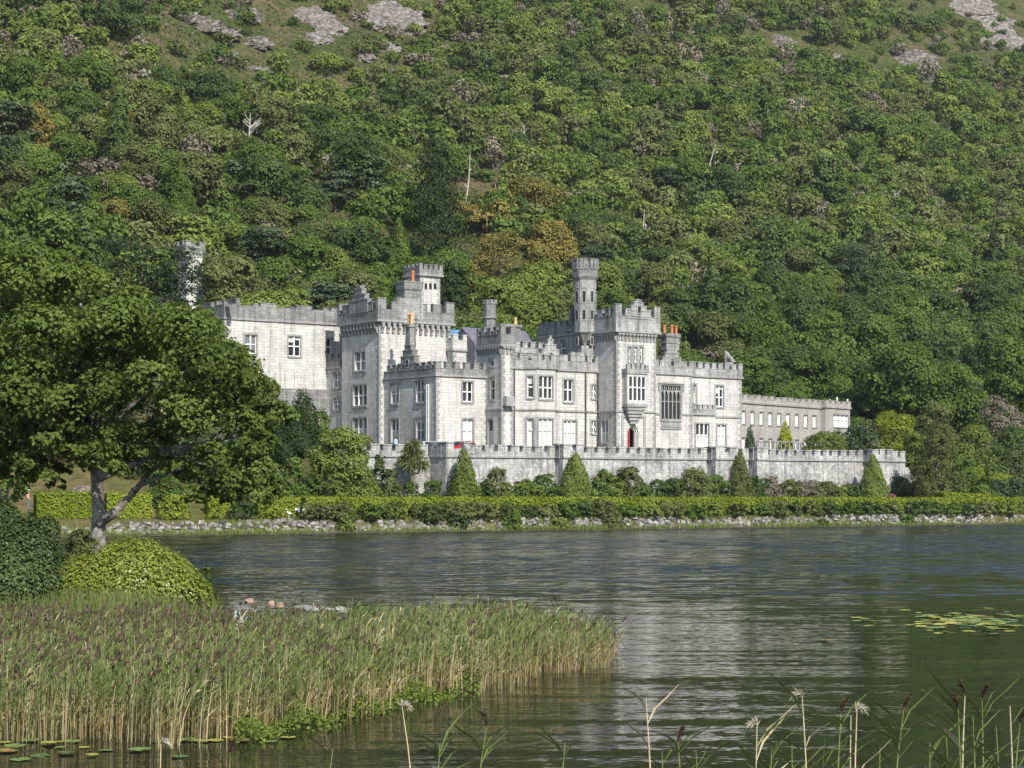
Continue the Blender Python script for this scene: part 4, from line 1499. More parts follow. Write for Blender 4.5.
# hillside prototypes: shapes of unit kinds at real size, shared by all the single trees
SHAPES = {}
def hill_shape(kind, seed, lod):
    r = np.random.default_rng(seed)
    if kind == 'dome':
        R, H = 4.0, r.uniform(5.6, 7.2)
        L = dome_lobes(r, R, H, int(r.integers(11, 17)))
        n, s = (7500, .34) if lod == 0 else (1500, .62)
        return crown(r, L, n, s, clump=5 if lod == 0 else 3), R, H
    if kind == 'round':
        R, H = 3.4, r.uniform(6.0, 8.0)
        L = dome_lobes(r, R, H, 18)
        n, s = (7500, .31) if lod == 0 else (1500, .57)
        return crown(r, L, n, s, clump=5 if lod == 0 else 3), R, H
    if kind == 'conifer':
        R, H = 3.0, 10.0
        n, s = (5200, .40) if lod == 0 else (900, .8)
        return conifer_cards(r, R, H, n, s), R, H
    if kind == 'pine':
        R, H = 4.0, 8.0
        n, s = (5000, .36) if lod == 0 else (900, .72)
        return crown(r, pine_lobes(r, R, H), n, s, up=.8, rnd=.5, under=.2), R, H
    if kind == 'scrub':
        R, H = 2.6, r.uniform(2.4, 3.4)
        L = dome_lobes(r, R, H, 9)
        n, s = (2200, .34) if lod == 0 else (850, .48)
        return crown(r, L, n, s, clump=6), R, H
    if kind == 'twiggy':                          # leafless, greyish, open
        R, H = 3.0, 5.5
        L = dome_lobes(r, R, H, 10)
        n, s = (1800, .34) if lod == 0 else (420, .6)
        V, t = crown(r, L, n, s, shell=(.3, 1.05))
        m = 46 if lod == 0 else 26                # bare grey limbs showing between the twigs
        d = unit(m, r); d[:, 2] = np.abs(d[:, 2]) + .5; d /= np.linalg.norm(d, axis=1, keepdims=True)
        ln = r.uniform(1.6, 4.6, m)[:, None]; b0 = r.normal(scale=.4, size=(m, 3)) * np.array([1, 1, 0]); sd = np.cross(d, unit(m, r)); sd *= .05 / np.linalg.norm(sd, axis=1, keepdims=True)
        B = np.stack([b0 - sd, b0 + sd, b0 + d * ln * 1.15 + sd * .3, b0 + d * ln * 1.15 - sd * .3], 1).reshape(-1, 3)
        return (np.concatenate([V, B]), np.concatenate([t, np.full(m, 1.0)])), R, H

KINDS = {'dome': 9, 'round': 7, 'conifer': 3, 'pine': 3, 'scrub': 5, 'twiggy': 4}
for k, cnt in KINDS.items():
    for i in range(cnt):
        SHAPES[(k, i, 0)] = hill_shape(k, 100 + i * 7 + len(k) * 31, 0)
        SHAPES[(k, i, 1)] = hill_shape(k, 100 + i * 7 + len(k) * 31, 1)
TREEMESH = {}
def tree_mesh(kind, i, colour, name):
    key = (kind, i, colour)
    if key not in TREEMESH:
        (V, t), R, H = SHAPES[(kind, i, 0)]
        TREEMESH[key] = mesh_np(name, V, 4, [LEAF[colour]], tint=t, obj=False)
    return TREEMESH[key]

# skyline of the castle in the picture: trees wholly behind it are not built singly
SIL = [(222, 338, 308), (338, 452, 300), (452, 575, 337), (575, 601, 262), (601, 660, 306), (660, 742, 362), (742, 850, 403)]
def sil(px):
    for a, b, y in SIL:
        if a <= px <= b: return y
    return 520

# bare rock and heath openings where few trees grow (picture positions of their middles, with radii)
OPEN = [(380, 20, 52, 26), (318, 28, 42, 28), (225, 28, 75, 34), (265, 78, 50, 24), (185, 20, 30, 26), (350, 62, 40, 16), (1000, 30, 62, 34), (950, 8, 60, 18),
        (905, 62, 46, 20), (780, 45, 30, 12), (832, 60, 20, 9), (470, 205, 30, 18), (640, 10, 30, 10)]
CLEAR = [(436, 44, 238, 312), (399, 16, 296, 330), (181, 14, 216, 250), (500, 34, 262, 330), (470, 18, 312, 340), (668, 20, 200, 222), (856, 28, 286, 312), (335, 22, 208, 230),
         (250, 12, 150, 182), (465, 6, 200, 226), (526, 7, 160, 186), (714, 6, 178, 198), (973, 9, 262, 286), (648, 8, 246, 270), (186, 5, 132, 150), (342, 8, 148, 168), (891, 8, 220, 240), (330, 6, 134, 152)]
cand = []
Yc = 196.0
r = np.random.default_rng(11)
while Yc < 640:
    st = 4.2 - .0028 * (min(Yc, 430) - 220)
    Xc = -.33 * Yc - 20
    while Xc < .33 * Yc + 20:
        X = Xc + r.uniform(-.48, .48) * st; Y = Yc + r.uniform(-.48, .48) * st
        Xc += st
        u, v = uv_of(X, Y); w = float(shore_w(X, Y))
        foot = 46 + 24 * float(smooth(42, 78, u))
        if u < -16:
            ok = w > 31
            if -22 < u and v < 29: ok = False
        elif u < 46: ok = w > max(foot - 4, 43) and v > 26
        else: ok = w > foot - 9
        if not ok: continue
        # keep clear of the long range and of the tower
        dx, dy = X - RF.X0, Y - RF.Y0
        ru, rv = RF.c * dx + RF.s * dy, -RF.s * dx + RF.c * dy
        if -14 < ru < 40 and -45 < rv < 12: continue
        if any(abs(to_px(X, Y, 0)[0] - q_[0]) < q_[1] and q_[2] < to_px(X, Y, gz(X, Y))[1] < q_[3] for q_ in CLEAR): continue
        z = gz(X, Y)
        if abs(X - tx) < 3.5 and -6 < Y - ty < 4: continue
        px, py = to_px(X, Y, z)
        g = w - foot
        dens = 1.0
        for ox, oy, rx, ry in OPEN:
            q = ((px - ox) / rx) ** 2 + ((py - oy) / ry) ** 2
            if q < 1: dens = .15
            elif q < 1.7: dens = min(dens, .6)
        if py < 110 and 150 < px < 460: dens = min(dens, .75)
        if r.random() > dens: continue
        hgt = float(smooth(15, 150, g))
        hgt = hgt - (.25 if px > 620 else 0) * (1 - hgt)
        p_sc = np.clip(hgt * .72 - .12, .02, .5)
        c_noise = float(lumps(np.array(X), np.array(Y), 16.0, 4.0))
        q = r.random()
        if dens < .9: kind = 'scrub' if q < .85 else 'dome'
        elif q < p_sc: kind = 'scrub'
        elif q < p_sc + .07: kind = 'twiggy'
        elif q < p_sc + .09 and hgt < .5: kind = 'pine'
        elif q < p_sc + .10 and hgt < .4: kind = 'conifer'
        elif q < p_sc + .50: kind = 'dome'
        else: kind = 'round'
        q = r.random() + .25 * c_noise
        if dens < .2 and kind == 'dome': kind = 'scrub'
        if kind == 'twiggy': colour = 'brown'
        elif kind in ('pine',): colour = 'pine'
        elif kind == 'conifer': colour = 'conifer' if q < .4 else 'dark'
        else:
            colour = 'dark' if q < .12 else ('midgreen' if q < .50 else ('olive' if q < .78 else 'yellow'))
            if 455 < px < 560 and 215 < py < 330 and r.random() < .40: colour = 'autumn'
            if px < 120 and 130 < py < 260 and r.random() < .2: colour = 'autumn'
            if kind == 'scrub' and r.random() < .12: colour = 'brown'
            if px > 745 and py > 330: colour = ['dark', 'dark', 'midgreen', 'midgreen'][int(r.integers(0, 4))]
        sc_ = r.uniform(.62, 1.0) + .55 * r.random() ** 2.2 * (1.22 - .52 * max(hgt, 0))
        if px > 700 and g < 40: sc_ *= 1.15
        i = int(r.integers(0, KINDS[kind]))
        R, H = SHAPES[(kind, i, 0)][1:]
        hs = r.uniform(.9, 1.25)
        top = to_px(X, Y, z + H * sc_ * hs)[1]
        rp = R * sc_ * FPX / Y
        cand.append(dict(X=X, Y=Y, z=z, px=px, py=py, top=top, rp=rp, kind=kind, i=i, c=colour, s=sc_, hs=hs, a=r.uniform(0, 6.28), g=g))
    Yc += st * .92

def seen(t):
    if not (-rp_pad < t['px'] < 1024 + rp_pad) or t['py'] < 6: return False
    s_ = min(sil(t['px'] - t['rp'] * .5), sil(t['px'] + t['rp'] * .5)) if 222 < t['px'] < 850 else 520
    s_ = max(sil(t['px'] - t['rp'] * .5), sil(t['px'] + t['rp'] * .5), sil(t['px'])) if s_ < 520 else s_
    if t['px'] < 222 and t['py'] > 268: return False     # behind the big tree by the water
    return t['top'] < s_ - 4
rp_pad = -3
hidden = [t for t in cand if 222 < t['px'] < 850 and t['top'] >= sil(t['px']) + 10]
vis = sorted([t for t in cand if seen(t)], key=lambda t: -t['rp'] * (1.0 if t['kind'] != 'scrub' else .8))
single = vis[:285]
sid = set(id(t) for t in single) | set(id(t) for t in hidden)
mass = [t for t in cand if id(t) not in sid]

CN = {'midgreen': 'mid green', 'dark': 'dark green', 'yellow': 'yellow-green', 'olive': 'olive green', 'pine': 'blue-green',
      'autumn': 'rusty yellow', 'brown': 'grey-brown', 'conifer': 'blackish green', 'laurel': 'deep glossy green'}
KN = {'dome': ('broadleaf_tree', 'spreading tree'), 'round': ('broadleaf_tree', 'round-crowned tree'), 'conifer': ('conifer_tree', 'pointed conifer'),
      'pine': ('pine_tree', 'flat-tiered pine'), 'scrub': ('scrub_bush', 'low bush'), 'twiggy': ('bare_tree', 'thin twiggy tree')}
def zone(t):
    px = t['px']
    if px < 222: return 'behind the sycamore'
    if px < 338: return 'above the service wing'
    if px < 452: return 'above the keep'
    if px < 572: return 'above the bay window'
    if px < 660: return 'above the entrance tower'
    if px < 742: return 'above the end wing'
    if px < 850: return 'above the beige range'
    return 'beyond the terrace wall'
def band(t):
    return 'at the hill foot' if t['g'] < 22 else ('on the lower slope' if t['g'] < 55 else 'halfway uphill')
bykey = {}
for t in single:
    bykey.setdefault((CN[t['c']], KN[t['kind']][1], band(t), zone(t)), []).append(t)
ORD = ['first', 'second', 'third', 'fourth', 'fifth', 'sixth', 'seventh', 'eighth', 'ninth', 'tenth', 'eleventh', 'twelfth', 'thirteenth', 'fourteenth']
for key, ts in bykey.items():
    cn, kn, bd, zn = key
    ts.sort(key=lambda t: t['px'])
    for j, t in enumerate(ts):
        lab = f'{cn} {kn} {bd} {zn}'
        if len(ts) > 1:
            lab += (', leftmost' if j == 0 else (', rightmost' if j == len(ts) - 1 else f', {ORD[min(j, 13)]} from left'))
        name = KN[t['kind']][0]
        o = bpy.data.objects.new(name, tree_mesh(t['kind'], t['i'], t['c'], name))
        o.location = (t['X'], t['Y'], t['z'] - .25)
        o.rotation_euler = (0, 0, t['a'])
        o.scale = (t['s'], t['s'], t['s'] * t['hs'])
        col.objects.link(o)
        tag(o, lab, 'bush' if t['kind'] == 'scrub' else 'tree', 'trees and bushes on the wooded hill')

MC = list(LEAF)
Vs, Ts, Ms = [], [], []
for t in mass:
    (V, tt), R, H = SHAPES[(t['kind'], t['i'], 1)]
    ca, sa = math.cos(t['a']), math.sin(t['a'])
    x = (V[:, 0] * ca - V[:, 1] * sa) * t['s'] + t['X']
    y = (V[:, 0] * sa + V[:, 1] * ca) * t['s'] + t['Y']
    z = V[:, 2] * t['s'] * t['hs'] + t['z'] - .25
    Vs.append(np.stack([x, y, z], 1)); Ts.append(np.clip(tt + r.uniform(-.2, .2), 0, 1)); Ms.append(np.full(len(tt), MC.index(t['c'])))
wood = mesh_np('woodland', np.concatenate(Vs), 4, [LEAF[k] for k in MC], np.concatenate(Ms), np.concatenate(Ts))
tag(wood, 'mixed green scrub and trees covering the mountainside', kind='stuff')
print('TREES', len(cand), len(vis), len(single), len(mass), len(hidden))

# heather, bracken and rough grass between the trees
r = np.random.default_rng(77)
n = 150000
Y = r.uniform(232, 620, n); X = r.uniform(-.30, .30, n) * Y
u, v = uv_of(X, Y); w = shore_w(X, Y)
foot = 46 + 24 * smooth(42, 78, u)
k = (w > foot + 4) & (r.random(n) < .55 + .45 * lumps(X, Y, 7.0, 1.0))
X, Y = X[k], Y[k]; n = len(X)
C = np.stack([X, Y, ground_z(X, Y) + r.uniform(.05, .45, n)], 1)
N = unit(n, r) * .7 + np.array([0, -.35, .8]); N /= np.linalg.norm(N, axis=1, keepdims=True)
sel = lumps(X, Y, 21.0, 5.0) + r.normal(scale=.35, size=n)
mi = np.where(sel > .35, 2, np.where(sel > -.25, 0, 1))
hth = mesh_np('heath', cards(r, C, N, r.uniform(.35, 1.0, n), .7), 4, [LEAF['olive'], LEAF['midgreen'], LEAF['brown']], mi, np.clip(.35 + .3 * lumps(X, Y, 5.0, 2.0) + r.normal(scale=.16, size=n), 0, 1))
tag(hth, 'rough heather, bracken and grass over the open mountainside', kind='stuff')

# ------------------------------------------------------------------ shore planting
def Yshore(px, w):
    """distance at which the sight line of a picture column crosses the line w metres behind the shore"""
    return (173.5 + w / WK) / (1 - .55 * (px - 512) / FPX)


def Ywall(px, d):
    """distance of the line d metres before the terrace wall"""
    v = (VT if px > 446 else VTL) - d
    return AY + SS * F_(px, v) + CC * v


def place(o, px, Y, dz=0.0):
    x = (px - 512) / FPX * Y
    o.location = (x, Y, gz(x, Y) + dz)
    return x, Y, gz(x, Y)


def shrub(label, px, w_px, top, Y, colour, cat='bush', name='shrub', leaf=.26, dens=1.0, group=None, seed=0, clump=8, base_z=None, lob=12, stem=False, under=.35):
    rr = np.random.default_rng(1000 + int(px * 7 + top * 13) + seed)
    x = (px - 512) / FPX * Y
    z = gz(x, Y) if base_z is None else base_z
    R = w_px / 2 / FPX * Y
    H = max(.4, CAMH + (HZ - top) / FPX * Y - z)
    L = dome_lobes(rr, R, H, lob, skirt=7)
    R *= 1.18
    n = int(dens * 11 * (2 * R * R + 2 * R * H) / (leaf * leaf)) + 120
    V, t = crown(rr, L, n, leaf, clump=clump, under=under)
    o = mesh_np(name, V, 4, [LEAF[colour]], tint=t)
    o.location = (x, Y, z - .05)
    return tag(o, label, cat, group)


def cone_tree(label, px, w_px, top, Y, colour, name='conifer', leaf=.24, base_z=None, p=.75, n=None, cat='tree', group=None):
    rr = np.random.default_rng(int(px * 11))
    x = (px - 512) / FPX * Y
    z = gz(x, Y) if base_z is None else base_z
    R = w_px / 2 / FPX * Y
    H = CAMH + (HZ - top) / FPX * Y - z
    V, t = cone_cards(rr, R, H, n or int(34 * R * H / (leaf * leaf)), leaf, p)
    root = empty(name, (x, Y, z - .05))
    mesh_np('crown', V, 4, [LEAF[colour]], tint=t, parent=root)
    mb = MB()
    mb.tube([(0, 0, -.2), (0, 0, H * .8)], [.16, .04], 7)
    mb.build('trunk', [M['darkbark']], root)
    return tag(root, label, cat, group)


def hedge(label, pts, wid, colour, leaf=.2, top_j=.05, name='hedge', dens=1.0, group=None):
    """clipped hedge along (x, y, z_bottom, z_top) points"""
    rr = np.random.default_rng(int(abs(pts[0][0]) * 100) + 5)
    Vs, Ts = [], []
    for a, b in zip(pts[:-1], pts[1:]):
        a, b = np.array(a, float), np.array(b, float)
        ln = math.hypot(*(b - a)[:2]); e = (b - a)[:2] / ln; nrm = np.array([e[1], -e[0]])
        h = ((a[3] - a[2]) + (b[3] - b[2])) / 2
        for face, area in (('f', ln * h), ('b', ln * h * .5), ('t', ln * wid)):
            n = int(dens * 3.4 * area / leaf ** 2)
            s = rr.random(n); q = rr.random(n)
            base = a[None, :] + (b - a)[None, :] * s[:, None]
            if face == 't':
                off = (q - .5) * wid; z = base[:, 3] + rr.normal(scale=top_j, size=n); N0 = np.array([0, 0, 1.0])
            else:
                sg = 1 if face == 'f' else -1
                off = sg * (wid / 2 + rr.normal(scale=.09, size=n)); z = base[:, 2] + (base[:, 3] - base[:, 2]) * q; N0 = np.array([nrm[0] * sg, nrm[1] * sg, .3])
            C = np.stack([base[:, 0] + nrm[0] * off, base[:, 1] + nrm[1] * off, z], 1)
            N = N0 + unit(n, rr) * .6
            N /= np.linalg.norm(N, axis=1, keepdims=True)
            Vs.append(cards(rr, C, N, leaf * rr.uniform(.6, 1.3, n))); Ts.append(np.clip(.52 + .15 * np.sin(s * ln * .9) + rr.normal(scale=.16, size=n), 0, 1))
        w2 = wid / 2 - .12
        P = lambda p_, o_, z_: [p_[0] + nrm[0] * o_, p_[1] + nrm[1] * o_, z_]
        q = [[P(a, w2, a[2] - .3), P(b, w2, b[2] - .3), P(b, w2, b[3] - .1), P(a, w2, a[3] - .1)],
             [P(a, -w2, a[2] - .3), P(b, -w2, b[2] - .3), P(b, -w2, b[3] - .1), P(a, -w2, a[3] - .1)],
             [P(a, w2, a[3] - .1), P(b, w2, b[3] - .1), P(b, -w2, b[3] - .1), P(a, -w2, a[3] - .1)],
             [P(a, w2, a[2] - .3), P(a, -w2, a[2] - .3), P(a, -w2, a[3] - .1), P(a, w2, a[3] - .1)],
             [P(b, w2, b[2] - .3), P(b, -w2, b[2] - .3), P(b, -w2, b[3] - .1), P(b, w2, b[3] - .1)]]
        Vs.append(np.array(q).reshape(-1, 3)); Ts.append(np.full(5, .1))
    o = mesh_np(name, np.concatenate(Vs), 4, [LEAF[colour]], tint=np.concatenate(Ts))
    return tag(o, label, 'hedge', group)


def along(px0, px1, w, top0, top1, k=8, zoff=0.0):
    out = []
    for i in range(k + 1):
        px = px0 + (px1 - px0) * i / k
        Y = Yshore(px, w); x = (px - 512) / FPX * Y
        out.append((x, Y, gz(x, Y), CAMH + (HZ - (top0 + (top1 - top0) * i / k)) / FPX * Y))
    return out


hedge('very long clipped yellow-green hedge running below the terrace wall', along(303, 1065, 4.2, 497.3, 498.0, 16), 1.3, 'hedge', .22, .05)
hedge('clipped hedge just left of the sycamore trunk', along(35, 92, 6.0, 493, 492, 2), 1.2, 'hedge', .2, .09)
hedge('short clipped hedge just right of the sycamore trunk', along(105, 150, 6.0, 493, 494, 2), 1.2, 'hedge', .2, .09)
hedge('short low hedge above the pair of round shrubs', along(206, 240, 7.5, 496, 496.5, 1), 1.1, 'hedge', .2, .09)
hedge('low ragged hedge beside the white post', along(256, 300, 6.5, 496, 498, 2), 1.1, 'hedge', .2, .12)
# hedges on the right-hand slope
hedge('clipped hedge climbing the slope above the blue-grey shrub', [(*px_world(957, 1, 222)[:2], 3.6, CAMH + 20 / FPX * 222), (*px_world(985, 1, 224)[:2], 3.2, CAMH + 14 / FPX * 224), (*px_world(1040, 1, 226)[:2], 2.0, CAMH + 2 / FPX * 226)], 2.0, 'hedge', .25, .06)
hedge('low clipped hedge curving up behind the lake hedge', [(*px_world(938, 1, 205)[:2], 1.6, CAMH - 7 / FPX * 205), (*px_world(962, 1, 207)[:2], 1.5, CAMH - 8.5 / FPX * 207), (*px_world(1000, 1, 209)[:2], 1.2, CAMH - 11 / FPX * 209)], 1.6, 'hedge', .22, .05)

# informal bushes spilling over the stones in front of the long hedge
r = np.random.default_rng(5)
px = 312.0
fr_cols = ['laurel', 'midgreen', 'olive', 'midgreen', 'yellow', 'olive', 'dark', 'yellow']
fr_list = []
while px < 1030:
    w_ = r.uniform(18, 34)
    fr_list.append((px, w_, r.uniform(500.3, 504), r.uniform(2.3, 3.1), fr_cols[int(r.integers(0, 8))]))
    px += w_ * r.uniform(.55, .85)
fr_list += [(458, 26, 513, 1.6, 'laurel'), (430, 24, 508, 2.2, 'midgreen'), (345, 22, 515, 1.2, 'yellow'), (610, 30, 514, 1.5, 'olive'), (512, 26, 515, 1.3, 'midgreen'),
            (823, 16, 519, 1.0, 'midgreen'), (560, 24, 517, 1.2, 'yellow'), (905, 20, 515, 1.6, 'midgreen')]
seen_lab = {}
fr_list.sort()
FRN = {'laurel': 'dark glossy', 'midgreen': 'leafy green', 'olive': 'dull olive', 'yellow': 'bright yellowish', 'dark': 'deep green', 'hedge': 'lime green'}
def along_name(px):
    for a, nme in ((380, 'left of the palm-like tree'), (445, 'below the palm-like tree'), (520, 'below the first cone tree'), (545, 'between the first two cone trees'), (620, 'below the second cone tree'),
                   (700, 'below the entrance tower'), (790, 'below the third cone tree'), (850, 'before the fourth cone tree'), (900, 'below the fourth cone tree'), (960, 'below the willowy tree')):
        if px < a: return nme
    return 'near the sloping hedge'
grp = {}
for t in fr_list: grp.setdefault((FRN[t[4]], along_name(t[0]), t[3] < 2.3), []).append(t)
for (fn, an, lowb), ts in grp.items():
    for j, (px, w_, top, ww, c_) in enumerate(ts):
        lab = f'{fn} bush ' + ('on the shore stones' if lowb else 'before the long hedge') + f', {an}'
        if len(ts) > 1: lab += f', {ORD[j]} one'
        shrub(lab, px, w_, top, Yshore(px, ww), c_, leaf=.24, group='bushes along the lake edge', clump=7)

# clipped rounds on the left lawn
for px, w_, top, ww, lab, c_ in [(173, 34, 494, 4.0, 'largest round clipped shrub on the lawn by the stones', 'hedge'), (191, 25, 482, 12, 'round clipped shrub standing higher on the lawn behind a larger one', 'hedge'),
                                (214, 20, 501, 3.6, 'small round shrub under the low hedge', 'hedge'), (241, 34, 498, 3.6, 'dark rounded shrub by the stones under the hanging branches', 'laurel'),
                                (272, 26, 500, 3.8, 'lime rounded shrub next to the white post', 'hedge'), (313, 22, 502, 4.0, 'rounded bush at the start of the long hedge', 'midgreen')]:
    shrub(lab, px, w_, top, Yshore(px, ww), c_, leaf=.2)
# grass tufts and rushes at the far water line
r = np.random.default_rng(9)
n = 26000
xs_ = r.uniform(-48, 62, n)
dens = .5 + .5 * np.sin(xs_ * .35) * np.sin(xs_ * .13 + 1)
k = r.random(n) < dens * .9 + .05
xs_ = xs_[k]; n = len(xs_)
ww = .3 + 2.2 * r.random(n) ** 1.8
yy = 173.5 + .55 * xs_ + ww / WK
zz = ground_z(xs_, yy)
hh = r.uniform(.15, .55, n)
aa = r.uniform(0, 3.14, n); lean = r.normal(scale=.14, size=(n, 2))
wv = np.stack([np.cos(aa), np.sin(aa), 0 * aa], 1) * .035
B = np.stack([xs_, yy, zz - .05], 1)
T = B + np.stack([lean[:, 0], lean[:, 1], hh], 1)
V = np.stack([B - wv, B + wv, T + wv * .2, T - wv * .2], 1)
gr = mesh_np('shore_grass', V, 4, [LEAF['yellow']], tint=r.uniform(.2, .9, n))
tag(gr, 'tufted grass growing along the far water edge', kind='stuff')

# cone trees before the terrace wall
for px, w_, top, ww, c_, lab in [(464, 33, 444, 2.1, 'yellow', 'green cone-shaped tree before the wall right of the palm-like tree'), (575.5, 39, 450, 2.1, 'yellow', 'broad green cone-shaped tree before the wall left of the doorway'),
                             (740, 27, 448, 2.1, 'olive', 'narrow olive cone-shaped tree before the wall under the end wing'), (873, 31, 453, 3.2, 'yellow', 'cone-shaped tree before the right end of the terrace wall')]:
    cone_tree(lab, px, w_ * 1.17, top, Ywall(px, ww), c_, leaf=.26, group='cone trees before the terrace wall')
cone_tree('small dark green cone tree on the terrace by the end wing', 750, 10, 424, 214, 'pine', base_z=8.0, p=.5)
cone_tree('bright yellow cone tree standing on the terrace before the beige range', 785.5, 17, 420, 218, 'gold', base_z=8.0, p=.6)
shrub('low yellow-green mound of hedge on the terrace behind the wall', 822, 52, 435, 222, 'yellow', base_z=7.4)
shrub('clipped yellow bush on the terrace at the foot of the keep', 355, 22, 432, 188, 'gold', base_z=6.6)
shrub('reddish brown bush on the terrace beside the yellow bush', 369, 20, 437, 187, 'brown', base_z=6.9)

# large planting at the left end of the terrace
def wtree(label, px, w_px, top, Y, colour, name='broadleaf_tree', leaf=.3, trunk=.5, lob=15, bark_='darkbark', clump=10, dens=1.0, group=None):
    rr = np.random.default_rng(int(px * 3 + top))
    x = (px - 512) / FPX * Y; z = gz(x, Y)
    R = w_px / 2 / FPX * Y; H = CAMH + (HZ - top) / FPX * Y - z
    R *= 1.06
    n = int(dens * 11 * (2 * R * R + 2 * R * H) / leaf ** 2)
    V, t = crown(rr, dome_lobes(rr, R, H, lob, skirt=7), n, leaf, clump=clump)
    root = empty(name, (x, Y, z - .1))
    mesh_np('crown', V, 4, [LEAF[colour]], tint=t, parent=root)
    mb = MB()
    mb.tube([(0, 0, -.3), (.1, 0, H * .3), (0, .1, H * .7)], [trunk * .5, trunk * .35, .06], 8)
    mb.build('trunk', [M[bark_]], root)
    return tag(root, label, 'tree', group)

wtree('large bright green bushy tree at the left end of the terrace wall', 342, 70, 420, Ywall(342, 3.2), 'yellow', leaf=.27, lob=22, dens=1.6, clump=6)
cone_tree('tall dark yew under the service wing', 303, 40, 386, 188, 'conifer', 'yew_tree', .28, p=.5)
cone_tree('second dark yew crowded against the tall yew', 286, 34, 402, 187, 'conifer', 'yew_tree', .28, p=.45)
shrub('ivy-green shrub between the bright tree and the keep', 322, 24, 402, 199, 'midgreen')
shrub('yellow-green bush in front of the service wing foot', 268, 44, 372, 193, 'yellow', leaf=.3, lob=16)
shrub('golden-leaved bush between the bright tree and the palm-like tree', 390, 26, 462, Ywall(390, 2.0), 'olive')
shrub('dark bush behind the golden-leaved bush', 380, 22, 446, Ywall(380, 2.0), 'dark')
for px, w_, top, Y, c_, lab in [(290, 40, 452, 172, 'midgreen', 'rounded mid green bush on the lawn below the yews'), (262, 34, 456, 172, 'olive', 'olive bush beside the rounded bush below the yews'),
                               (315, 26, 462, 173, 'midgreen', 'leafy bush left of the large bright tree'), (236, 64, 436, 174, 'dark', 'dark evergreen bush in the shade of the hanging branches'),
                               (195, 76, 425, 178, 'laurel', 'dark laurel thicket on the bank behind the limbs'), (140, 84, 418, 178, 'dark', 'dark thicket right behind the sycamore trunk'),
                               (62, 100, 412, 180, 'laurel', 'dark thicket behind the boulder'), (0, 90, 418, 174, 'dark', 'dark thicket behind the pale-barked tree'),
                               (165, 44, 458, 168, 'midgreen', 'small bush below the laurel thicket')]:
    shrub(lab, px, w_, top, Y, c_, leaf=.3)
# shrubs at the wall foot
for px, w_, top, c_, lab, ww in [(496, 26, 466, 'olive', 'sparse climber bush against the wall after the first cone tree', 12), (522, 26, 482, 'midgreen', 'low bush at the wall foot between the first two cone trees', 9),
                            (507, 20, 485, 'yellow', 'tiny pale bush peeping over the long hedge', 8.4), (547, 26, 474, 'midgreen', 'leafy bush touching the broad cone tree', 9.5), (600, 28, 471, 'midgreen', 'bush right of the broad cone tree', 10),
                            (629, 30, 468, 'olive', 'rounded olive bush under the doorway', 10), (655, 22, 480, 'dark', 'low dark bush right of the olive bush under the doorway', 10), (690, 40, 472, 'olive', 'wide dull bush left of the narrow cone tree', 10),
                            (715, 26, 474, 'midgreen', 'green bush touching the narrow cone tree', 10), (770, 26, 478, 'brown', 'brownish bush right of the narrow cone tree', 10), (790, 24, 481, 'olive', 'olive bush beside the brownish bush', 10),
                            (822, 34, 484, 'olive', 'low loose bush at the wall foot left of the last cone tree', 9.5), (850, 22, 486, 'dark', 'dark low bush left of the last cone tree', 9.5),
                            (411, 16, 482, 'midgreen', 'small bush at the foot of the palm-like tree', 9), (432, 22, 480, 'midgreen', 'small green bush left of the first cone tree', 9),
                            (898, 22, 480, 'dark', 'dark bush right of the last cone tree', 10), (918, 26, 484, 'brown', 'purplish low bush at the end of the wall', 9.5),
                            (484, 20, 478, 'dark', 'dark bush tucked against the first cone tree', 9.5), (533, 22, 484, 'yellow', 'pale low bush between two leafy bushes left of the broad cone tree', 8), (614, 24, 478, 'yellow', 'yellowish bush filling the gap right of the broad cone tree', 8.5),
                            (642, 22, 483, 'midgreen', 'small green bush just right of the olive bush under the doorway', 8.5), (672, 28, 478, 'dark', 'dark bush left of the wide dull bush', 9.5), (757, 20, 476, 'dark', 'dark bush tucked right of the narrow cone tree', 9.5),
                            (806, 26, 483, 'brown', 'straggly brownish bush halfway to the last cone tree', 8.5), (838, 22, 487, 'yellow', 'pale small bush left of the dark low bush', 8.5)]:
    shrub(lab, px, w_ * 1.25, top - 4.5, Ywall(px, 1.7 if ww > 9 else 2.4), c_, leaf=.24)
M['pink'] = plain_mat('pink_petals', (.55, .12, .22), .7, .3, 4.0)
rr = np.random.default_rng(3)
def flowers(label, px, w_, top, ww, mat):
    Y = Yshore(px, ww); x = (px - 512) / FPX * Y; z = gz(x, Y)
    H = CAMH + (HZ - top) / FPX * Y - z
    R = w_ / 2 / FPX * Y
    V, t = crown(rr, dome_lobes(rr, R, H, 8), 700, .16, clump=8)
    o = mesh_np('flowering_shrub', V, 4, [LEAF['midgreen'], mat], (rr.random(len(t)) < .6).astype(int), t)
    o.location = (x, Y, z)
    tag(o, label, 'bush')
flowers('pink flowering shrub behind the hedge right of the last cone tree', 893, 13, 492, 7, M['pink'])
flowers('pink flowers low behind the hedge right of the broad cone tree', 651, 12, 494.5, 6, M['pink'])

